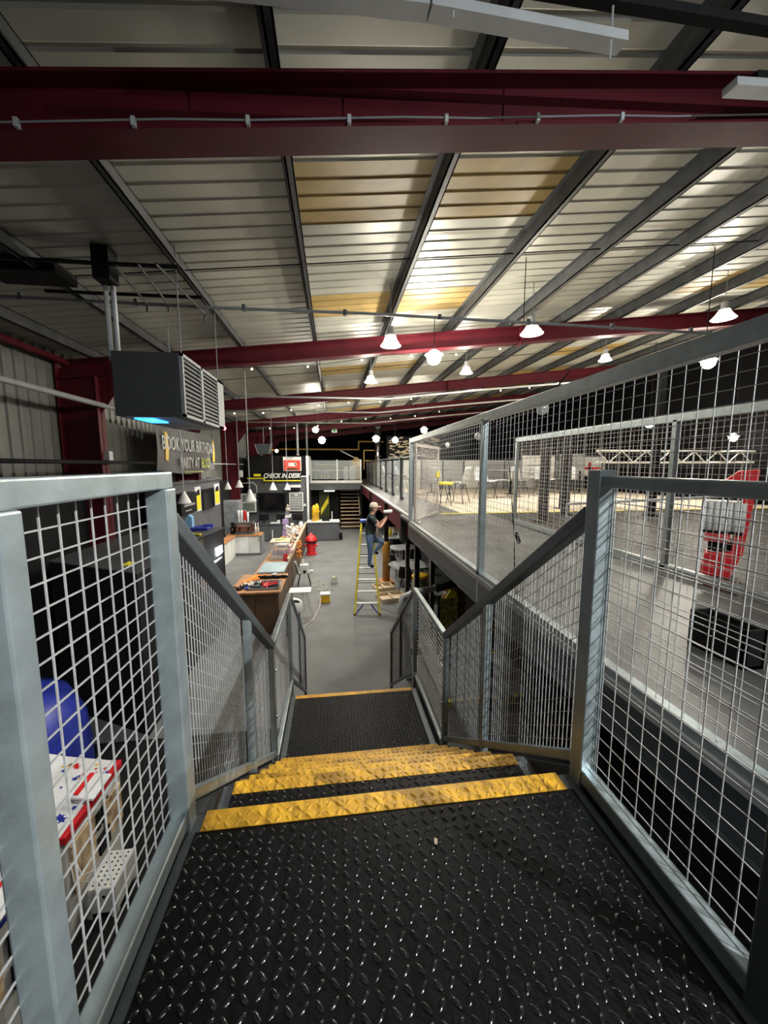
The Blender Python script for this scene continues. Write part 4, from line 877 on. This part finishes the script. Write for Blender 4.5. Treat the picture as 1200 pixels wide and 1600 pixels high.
MB().bar((.06, -.205, 1.42), (.17, -.265, 1.20), .03, .03).build('cream_sleeve_stripe', 'cream', per)
MB().prism([(.175, .86), (.21, .86), (.215, 1.12), (.18, 1.12)], 'y', -.10, .08).build('cream_pouch', 'cream', per, bev=.01)
for s, k in ((1, (.46, .05, 1.38)), (-1, (.45, -.05, 1.37))):
    for f in range(4):
        o = Vector(k) + Vector((.0, s * -.005, .025 - f * .02)); ln = (.045, .052, .05, .04)[f]
        MB().tube([o, o + Vector((ln * .8, -s * .008, .004)), o + Vector((ln, -s * .035, 0)), o + Vector((ln * .6, -s * .05, 0))], [.010, .010, .009, .007], 6).build('finger', 'skin', per, smooth=True)
    MB().tube([Vector(k) + Vector((-.01, -s * .01, .03)), Vector(k) + Vector((.015, -s * .035, .05)), Vector(k) + Vector((.03, -s * .05, .055))], [.012, .011, .008], 6).build('thumb', 'skin', per, smooth=True)
tl = thing('paint_gun_tool', 'white topped black hand tool held up by the person', 'tool', (px + .49, py, pz + 1.36))
MB().tube([(0, 0, -.08), (0, 0, .10)], .028, 10).build('grip', 'black', tl, smooth=True)
MB().tube([(-.10, 0, .165), (.13, 0, .185)], .05, 14).build('white_barrel', 'white', tl, smooth=True); MB().box(-.11, -.04, -.03, .03, .08, .16).build('collar', 'black', tl)

# ================================================================ under the mezzanine
def table(label, x, y, z, w, d, rz, m='lgrey', zt=.75):
    t = thing('table', label, 'table', (x, y, z), rz)
    MB().prism([(-w / 2, -d * .3), (-w * .3, -d / 2), (w * .3, -d / 2), (w / 2, -d * .3), (w / 2, d * .3), (w * .3, d / 2), (-w * .3, d / 2), (-w / 2, d * .3)], 'z', zt - .035, zt).build('tabletop', m, t)
    MB().tube([(0, 0, 0), (0, 0, zt - .03)], .035, 8).build('pedestal', 'black', t); MB().box(-.28, .28, -.05, .05, 0, .02).box(-.05, .05, -.28, .28, 0, .02).build('foot', 'black', t)
    return t
table('pale grey table farthest back under the balcony', 2.66, 17.2, G, .95, .9, 0)
table('middle pale grey table under the balcony', 2.75, 14.9, G, 1.1, 1.0, .2)
table('nearest pale grey table under the balcony, by the black posts', 2.45, 12.2, G, 1.25, 1.2, .35)
for i, (x, y, a) in enumerate(((2.6, 15.9, 1.9), (2.2, 13.4, 2.2), (3.0, 13.6, 0), (2.25, 11.75, 2.8), (3.1, 12.6, 4.2))):
    shell_chair(['black chair behind the middle grey table', 'black chair left of the gap between the two front tables', 'black chair between the middle and the nearest grey table', 'black chair in front of the nearest grey table', 'black chair right of the nearest grey table'][i], x, y, G, a, 'black')
pz_ = thing('padded_post', 'orange-brown padded post with black upper half beside the ladder', 'post', (1.73, 12.65, G))
MB().tube([(0, 0, .1), (0, 0, 1.38), (0, 0, 1.45)], [.13, .13, .09], 16).build('padding', mat('amber_pad', (.36, .17, .025), .35, 0, .15, 4), pz_, smooth=True); MB().box(-.07, .07, -.07, .07, 1.4, 2.74).build('black_upper', 'glossblack', pz_); MB().box(-.24, .24, -.24, .24, 0, .1).build('base', 'wood', pz_)
for i, (x, y, w, d, a) in enumerate(((1.68, 11.05, .82, .62, .22), (1.55, 12.0, .6, .5, .2))):
    t = thing('wooden_tray', ['larger open wooden tray lying on the floor by the ladder', 'smaller open wooden tray behind the larger one'][i], 'tray', (x, y, G), a)
    MB().box(-w / 2, w / 2, -d / 2, d / 2, .02, .035).build('base', 'palewood', t)
    for s in (-1, 1): MB().box(-w / 2, w / 2, s * d / 2 - .015, s * d / 2 + .015, 0, .13).build('side', 'palewood', t); MB().box(s * w / 2 - .015, s * w / 2 + .015, -d / 2, d / 2, 0, .13).build('end', 'palewood', t)
    MB().box(-.02, .02, -d / 2, d / 2, .03, .11).build('divider', 'palewood', t)
st1 = thing('yellow_stool', 'round yellow topped drum stool behind the nearest black post', 'stool', (2.55, 11.1, G)); MB().lathe([(.001, 0), (.24, 0), (.26, .3), (.22, .62), (.001, .62)], 18).build('drum', mat('grey_yellow_drum', (.25, .24, .16), .6, 0, .3, 2), st1, smooth=True); MB().lathe([(.001, .62), (.25, .62), (.26, .68), (.22, .72), (.001, .73)], 18).build('seat', 'mustard', st1, smooth=True)
bk2 = thing('yellow_bucket', 'small yellow bucket on the farthest table under the balcony', 'bucket', (2.5, 17.3, G + .75)); MB().lathe([(.001, 0), (.1, 0), (.14, .3), (.001, .28)], 14).build('pail', 'bright_yellow', bk2, smooth=True); MB().tube([(-.13, 0, .3), (0, 0, .42), (.13, 0, .3)], .01, 5).build('handle', 'white', bk2)
for i, (x, y) in enumerate(((2.9, 17.0), (2.75, 17.6))):
    small(['lamp_shade', 'spray_bottle'][i], ['white cone-shaped lampshade model on the farthest table', 'white spray bottle on the farthest table'][i], 'shade' if i == 0 else 'bottle', MB().lathe([(.1, 0), (.03, .22), (.02, .36), (.001, .36)] if i == 0 else [(.001, 0), (.06, 0), (.06, .2), (.02, .26), (.02, .33), (.001, .33)], 12), 'white', (x, y, G + .75), smooth=True)
bnc = thing('bench', 'pale wooden bench with black frame at the back under the balcony', 'bench', (3.0, 19, G)); MB().box(-.3, .3, -.9, .9, .72, .76).build('bench_top', 'palewood', bnc)
for s in (-1, 1): MB().box(-.25, .25, s * .8 - .03, s * .8 + .03, 0, .72).build('bench_leg', 'black', bnc)
sd = thing('flexible_duct', 'silver flexible duct bending down to the floor under the upper floor', 'duct', (1.7, 7.2, -2))
dp = [(1.35, 6.7, -2.78), (1.30, 6.75, -1.9), (1.19, 6.8, -1.5), (1.24, 6.85, -1.26), (1.5, 6.95, -1.2), (1.95, 7.05, -1.18)]
MB().tube(dp, .06, 12).build('silver_section', mat('foil3', (.62, .64, .64), .4, .2, .1, 20, .2, 30), sd, smooth=True, world=True)
MB().tube([(1.95, 7.05, -1.18), (2.53, 7.3, -1.14), (3.4, 7.5, -.95)], .075, 12).build('black_section', 'glossblack', sd, smooth=True, world=True)
MB().tube([(1.91, 7.04, -1.18), (1.99, 7.06, -1.18)], .085, 12).build('clamp', 'chrome', sd, world=True)
for i, (x, y, nm, lb, cc_) in enumerate(((2.9, 8.9, 'orange_barrel', 'orange-brown barrel standing between two black support posts', 'amber_pad'), (3.9, 8.6, 'yellow_barrel', 'dull yellow barrel farther right under the upper floor', 'mustard'))):
    t = thing(nm, lb, 'barrel', (x, y, G)); MB().lathe([(.001, 0), (.27, 0), (.30, .3), (.30, .6), (.27, .9), (.001, .9)], 18).build('body', MATS.get(cc_) or cc_, t, smooth=True); MB().lathe([(.305, .28), (.315, .3), (.305, .32)], 18).lathe([(.305, .6), (.315, .62), (.305, .64)], 18).build('hoop', 'black', t)
ysh = thing('yellow_sign', 'yellow sign board with brown lettering behind the right stair rail', 'sign', (2.35, 7.5, G)); MB().box(-.2, .2, -.02, .02, .2, 1.25).build('board', mat('sign_panel', (.12, .11, .07), .5, 0, .5, 12, col2=(.4, .33, .06)), ysh); MB().prism([(-.08, 1.25), (.12, 1.25), (.16, 1.38), (.02, 1.42)], 'y', -.03, .03).build('yellow_top', 'bright_yellow', ysh); MB().box(-.24, -.2, -.03, .03, 0, 1.3).box(.2, .24, -.03, .03, 0, 1.3).build('frame', 'black', ysh)
# grey platform with hazard tape
gp = thing('low_platform', 'low grey platform edged with black and yellow hazard tape', 'platform', (2.6, 6.6, G))
MB().box(1.75, 3.5, 5.72, 7.3, G, G + .12).build('platform_top', 'grey', gp, world=True)
for k in range(11):
    x = 1.76 + k * .16
    MB().add([(x, 5.71, G + .02), (x + .08, 5.71, G + .02), (x + .13, 5.71, G + .11), (x + .05, 5.71, G + .11), (x + .05, 5.71, G + .125), (x + .13, 5.71, G + .125), (x + .17, 5.79, G + .125), (x + .09, 5.79, G + .125)], [(0, 1, 2, 3), (4, 5, 6, 7)]).build('hazard_stripe', 'bright_yellow', gp, world=True)
MB().box(3.1, 3.5, 7.2, 7.28, G + .12, G + .126).build('hazard_stripe', 'bright_yellow', gp, world=True)
dm = thing('dark_machine', 'black angular machine with pale metal edges under the upper floor', 'machine', (3.6, 5.0, G)); MB().prism([(2.9, G), (4.4, G), (4.4, G + 1.0), (3.5, G + 1.1), (3.0, G + .7)], 'y', 4.6, 5.4).build('body', 'black', dm, world=True)
MB().bar((3.0, 4.58, G + .72), (3.5, 4.58, G + 1.12), .03, .03).bar((3.5, 4.58, G + 1.12), (4.3, 4.58, G + 1.02), .03, .03).bar((3.0, 5.4, G + .72), (3.5, 5.4, G + 1.12), .03, .03).build('metal_edge', 'chrome', dm, world=True)

# ================================================================ on the mezzanine
chairs = [(3.55, 11.3, -1.9, 'yellow'), (3.35, 12.2, 2.4, 0), (3.95, 11.9, -2.3, 0), (5.4, 13.2, .3, 0), (6.2, 13.6, -2.0, 0), (7.0, 13.9, 2.0, 0), (2.9, 15.5, 1.5, 0), (3.1, 17.8, 1.7, 0), (3.0, 20.4, 1.4, 0), (8.4, 14.5, 0.4, 0), (9.6, 14.8, 2.6, 0), (4.6, 15.6, 1, 0)]
for i, (x, y, a, c) in enumerate(chairs):
    lb = ['grey shell chair with a dark leg frame nearest the mesh gate', 'grey shell chair facing left beside the brown mesh gate', 'grey shell chair right of the yellow seat', 'grey shell chair just right of the grey fence post', 'second grey shell chair right of the grey fence post', 'grey shell chair left of the inner mesh fence', 'grey shell chair behind the nearest balcony panel', 'grey shell chair behind the second balcony panel', 'grey shell chair behind the third balcony panel', 'grey shell chair seen behind the inner mesh fence', 'farther grey shell chair behind the inner mesh fence', 'grey shell chair at the back near the pale boards'][i]
    if i == 0: continue
    shell_chair(lb, x, y, 0, a, 'lgrey', 'black', 'grey shell chairs on the upper floor', 1.34)
ys = thing('yellow_stool', 'yellow padded stool with thin dark legs on the upper floor', 'stool', (3.35, 11.25, 0)); MB().lathe([(.001, .62), (.2, .62), (.24, .65), (.22, .70), (.001, .71)], 18).build('seat', 'bright_yellow', ys, smooth=True)
for k in range(4):
    a = k * PI / 2 + .5; MB().tube([(.14 * math.cos(a), .14 * math.sin(a), .62), (.24 * math.cos(a), .24 * math.sin(a), 0)], .012, 6).build('leg', 'black', ys)
for i, (x, y, w) in enumerate(((7.3, 15.2, 2.4), (4.3, 16.6, 1.6), (10.4, 15.2, 2.0))):
    table(['long dark-legged table beyond the grey fence post', 'grey table behind the shell chairs near the balcony', 'long table seen through the inner mesh fence'][i], x, y, 0, w, .8, 0, 'grey', 1.02)
pb = thing('pale_partition', 'long pale boarded partition at the back of the upper floor', 'partition', (8, 19, 0))
for k in range(12): MB().box(3.3 + k * 1.1, 4.36 + k * 1.1, 19.0, 19.05, .05, 1.40).build('panel', 'lgrey' if k % 3 else 'offwhite', pb, world=True)
for k in range(13): MB().box(3.24 + k * 1.1, 3.30 + k * 1.1, 18.96, 19.09, 0, 1.5).build('post', 'darksteel', pb, world=True)
MB().box(3.24, 13, 18.97, 19.08, 1.40, 1.45).build('top_rail', 'offwhite', pb, world=True)
for i, (x, y) in enumerate(((5.55, 8.6), (4.4, 7.6), (6.3, 9.9), (7.5, 8.2))):
    tag(MB().box(x - .07, x + .07, y - .07, y + .07, 0, 3.4 if i == 3 else 1.9).box(x - .14, x + .14, y - .14, y + .14, 0, .02).build('dark_post', 'black'), ['dark square post behind the middle of the inner mesh', 'dark brown post just inside the inner mesh corner', 'slim dark post behind the right part of the inner mesh', 'tall dark post left of the red machine'][i], 'post')
for i, (x, z, w, hh, mm) in enumerate(((9.0, .62, 1.5, 1.0, 'offwhite'), (10.9, .55, 1.2, 1.15, 'lgrey'), (12.0, .7, 1.7, .9, 'white'))):
    t = thing('wall_board', ['framed pale board left of the dark square post', 'second framed pale board, right of the dark square post', 'white board with a red cross shape behind the inner mesh'][i], 'board', (x, 16.1 + i * .45, 0))
    MB().box(-w / 2, w / 2, -.02, .02, z, z + hh).build('sheet', mm, t); MB().box(-w / 2 - .04, w / 2 + .04, .02, .05, z - .04, z + hh + .04).build('frame', 'darksteel', t)
    for s in (-1, 1): MB().box(s * w * .4 - .02, s * w * .4 + .02, .02, .06, 0, z).build('leg', 'darksteel', t)
    if i == 2: MB().box(.0, .14, -.03, -.02, z + .1, z + .65).box(-.25, .7, -.03, -.02, z + .25, z + .42).build('red_cross_shape', 'redp', t)
    else: 
        for k in range(3): MB().box(-w * .35, w * .35, -.025, -.02, z + .15 + k * .2, z + .2 + k * .2).build('line', 'grey', t)
# truss rail behind the red machine
tz = thing('lattice_truss', 'white lattice truss running behind the red machine', 'truss', (11, 9.8, 1.1))
MB().tube([(7.6, 10.4, 1.62), (12.9, 10.4, 1.62)], .03, 6).tube([(7.6, 10.4, 1.28), (12.9, 10.4, 1.28)], .03, 6).build('chord', 'offwhite', tz, world=True)
m = MB(); 
for k in range(13): m.tube([(7.6 + k * .4, 10.4, 1.28 if k % 2 else 1.62), (8.0 + k * .4, 10.4, 1.62 if k % 2 else 1.28)], .018, 5)
m.build('lattice', 'offwhite', tz, world=True)
for x in (7.8, 12.5): MB().tube([(x, 10.4, 0), (x, 10.4, 1.28)], .03, 6).build('leg', 'darksteel', tz, world=True)
# red machine
rm = thing('red_arcade_machine', 'red upright play machine with a white ribbed pad behind the mesh', 'machine', (4.22, 3.62, 0)); rm.rotation_euler = (0, 0, -.85); rm.scale = (.62, .7, .95)
MB().prism([(-.28, 0), (.12, 0), (.24, .25), (.10, .30), (-.24, .26)], 'y', -.22, .22).build('base', 'redp', rm, bev=.02)
MB().prism([(.10, .28), (.26, .25), (.36, 1.20), (.22, 1.20)], 'y', -.16, .16).build('spine', 'redp', rm, bev=.02)
MB().prism([(-.30, .93), (.30, .93), (.36, 1.22), (.10, 1.20), (-.12, 1.06)], 'y', -.2, .2).build('hood', 'redp', rm, bev=.02)
MB().box(-.26, .08, -.2, .2, .40, .50).build('lower_shelf', 'redp', rm, bev=.01); MB().box(-.2, .15, -.12, .12, .24, .42).build('dark_core', 'black', rm)
MB().box(-.34, .24, -.20, .20, .50, .52).build('pad_base', 'black', rm)
for k in range(7): MB().tube([(-.30 + k * .085, -.16, .53), (-.30 + k * .085, -.16, .85)], .043, 10).build('white_rib', 'offwhite', rm, smooth=True)
MB().box(-.33, .25, -.14, .18, .52, .86).build('pad_box', 'offwhite', rm)
bxk = small('black_floor_box', 'black open box standing on the grey walkway', 'box', MB().box(0, .14, 0, .02, 0, .24).box(0, .14, .34, .36, 0, .24).box(0, .02, 0, .36, 0, .24).box(.12, .14, 0, .36, 0, .24).box(0, .14, 0, .36, 0, .02), 'black', (2.37, 1.84, 0))
tag(MB().tube([(3.9, 6.0, .55), (7.0, 5.2, .75)], .022, 8).tube([(3.9, 6.0, 0), (3.9, 6.0, .55)], .02, 6).tube([(7, 5.2, 0), (7, 5.2, .75)], .02, 6).build('guard_bar', 'lgrey'), 'slanting grey bar on short legs before the red machine', 'rail')
# little wall of climbing greenery/net beyond balcony
nt_ = thing('patterned_screen', 'brown patterned lattice screen at the far right end of the balcony', 'screen', (4.6, 24, 0))
q = random.Random(3); m = MB()
for k in range(150):
    x = 3.4 + q.random() * 3.2; z = 1.6 + q.random() * 1.3; m.box(x, x + .12 + .14 * q.random(), 23.98, 24.0, z, z + .05)
m.build('pale_marks', 'palewood', nt_, world=True, kind='stuff'); MB().box(3.3, 6.8, 24.0, 24.05, 1.5, 3.0).build('backing', 'black', nt_, world=True)
for x in (3.35, 6.75): MB().box(x - .05, x + .05, 24, 24.1, 0, 1.5).build('leg', 'black', nt_, world=True)
yh = thing('yellow_prop', 'yellow hydrant-like prop at the far end of the balcony', 'prop', (1.6, 27.3, 0)); MB().lathe([(.001, 0), (.28, 0), (.28, 1.1), (.4, 1.15), (.36, 1.5), (.1, 1.75), (.001, 1.8)], 16).build('body', 'mustard', yh, smooth=True)
MB().bar((.2, -.3, 1.55), (-1.1, -.3, 2.2), .05, .05).build('white_arm', 'white', yh)
MB().box(.55, 1.6, .6, .64, 1.5, 1.56).box(.55, .62, .6, .64, .9, 2.3).box(1.55, 1.62, .6, .64, .9, 2.3).box(.55, 1.62, .6, .64, 2.24, 2.3).build('yellow_frame', 'mustard', yh)
tsn = thing('toilet_sign', 'sign with white lettering over small yellow figures behind the bridge glass', 'sign', (-.55, 26.8, .6)); MB().box(-.75, .75, -.02, .02, -.35, .85).box(-.7, -.6, -.02, .02, -.6, -.35).box(.6, .7, -.02, .02, -.6, -.35).build('board', 'dado', tsn)
text('TOILETS', .30, 'white', (0, -.03, .08), (PI / 2, 0, 0), tsn, sx=.9)
for k in range(3): MB().box(-.3 + k * .22, -.22 + k * .22, -.03, -.02, -.28, -.05).ball((-.26 + k * .22, -.025, 0), .04, 8, 5).build('yellow_figure', 'yl', tsn)
MB().box(-.75, .75, -.06, -.02, .62, .68).build('yellow_bar', 'yl', tsn)
tag(MB().box(.7, 1.0, 26.8, 26.84, .05, 1.1).box(1.1, 1.5, 26.8, 26.84, .05, 1.15).build('white_boards', 'white'), 'white panels leaning behind the right bridge glass', 'board')

# ================================================================ game machines at the lower left
def game(label, x, y0, y1, trim, tl_):
    t = thing('game_machine', label, 'game machine', (x, (y0 + y1) / 2, G)); h_ = (y1 - y0) / 2; z = 1.06
    MB().prism([(-.95, 0), (.0, 0), (.03, 1.00), (-.45, 1.10), (-.95, 1.25)], 'y', -h_, h_).build('cabinet', 'offwhite', t, bev=.01)
    MB().add([(.035, -h_, 1.006), (.035, h_, 1.006), (-.45, h_, 1.108), (-.45, -h_, 1.108), (-.95, h_, 1.258), (-.95, -h_, 1.258)], [(0, 1, 2, 3), (3, 2, 4, 5)]).build('top_panel', 'white', t)
    MB().box(.0, .05, -h_ - .01, h_ + .01, .95, 1.02).build('front_trim', trim, t, bev=.01)
    MB().box(-.02, .04, -h_ + .06, -h_ + .36, .42, .86).box(-.02, .04, h_ - .30, h_ - .04, .42, .80).build('tan_graphic', mat('tan_graphic', (.42, .24, .12), .5, 0, .5, 9, col2=(.62, .48, .30)), t)
    for yy in (-.02, .06): MB().box(.03, .045, yy, yy + .045, .66, .82).build('coin_slot', 'black', t)
    MB().tube([(.03, .14, .86), (.05, .14, .86)], .018, 10).build('lock', 'chrome', t)
    MB().box(.03, .05, -.02, .14, .40, .58).build('black_hatch', 'black', t)
    q = random.Random(tl_)
    for k in range(34):
        a = -.43 + .42 * q.random(); yy = -h_ + .07 + (2 * h_ - .14) * q.random(); zz = 1.108 - (a + .45) * .21 + .004; s = .016 + .034 * q.random(); ph = q.random() * 6; pts = []
        for j in range(10):
            rr = s if j % 2 == 0 else s * .45; pts.append((a + rr * math.cos(ph + j * PI / 5), yy + rr * math.sin(ph + j * PI / 5)))
        MB().add([(u, v, 1.1085 - (u + .45) * .211 + .003) for u, v in pts], [tuple(range(10))]).build('printed_star', random.Random(k).choice(['blue', 'redp', 'blue', 'mustard', 'blue']), t)
    MB().box(-.33, -.12, -.12, .16, 1.055, 1.075).build('raised_card', 'white', t).rotation_euler = (0, .20, 0)
    MB().box(-.30, -.26, -.10, .14, 1.08, 1.09).build('red_card_band', 'redp', t).rotation_euler = (0, .20, 0)
    return t
game('white game machine with red front trim and tan graphics below the mesh', -2.24, 3.07, 3.90, 'redp', 5)
game('white game machine with blue front trim nearest the camera', -2.28, 2.12, 3.02, 'blue', 8)
bl = thing('blue_hood', 'big dark blue curved hood standing behind the white game machines', 'hood', (-4.0, 4.75, G))
MB().lathe([(.001, 1.35), (.35, 1.32), (.7, 1.15), (.85, .8), (.88, .3), (.88, 0)], 22).build('hood', 'blue', bl, smooth=True)
sp = thing('step_stool', 'white child step with rows of round black holes below the mesh', 'step', (-2.1, 3.43, G)); 
MB().prism([(-.12, .05), (.13, .05), (.12, .30), (-.10, .30)], 'y', -.18, .18).build('body', 'offwhite', sp, bev=.012)
m = MB()
for i in range(4):
    for j in range(8): m.tube([(-.07 + i * .05, -.145 + j * .041, .2995), (-.07 + i * .05, -.145 + j * .041, .302)], .0085, 10)
m.build('hole', 'black', sp, kind='stuff')
for s in (-1, 1):
    for r_ in (-1, 1): MB().box(r_ * .10 - .02, r_ * .10 + .02, s * .15 - .03, s * .15 + .03, 0, .06).build('foot', 'offwhite', sp)
MB().tube([(-.03, -.181, .22), (-.03, -.184, .22)], .014, 10).tube([(.03, -.181, .22), (.03, -.184, .22)], .014, 10).build('screw_hole', 'black', sp)
cbl = MB().tube([(-2.2, 3.2, G + .35), (-2.12, 3.15, G + .5), (-2.15, 3.05, G + .62), (-2.2, 3.1, G + .75)], .006, 5).tube([(-2.2, 3.3, G + .35), (-2.1, 3.25, G + .5), (-2.12, 3.1, G + .62), (-2.2, 3.15, G + .72)], .006, 5).build('white_wires', 'offwhite'); tag(cbl, 'two thin white wires looping from the red-trimmed game machine', 'cable')
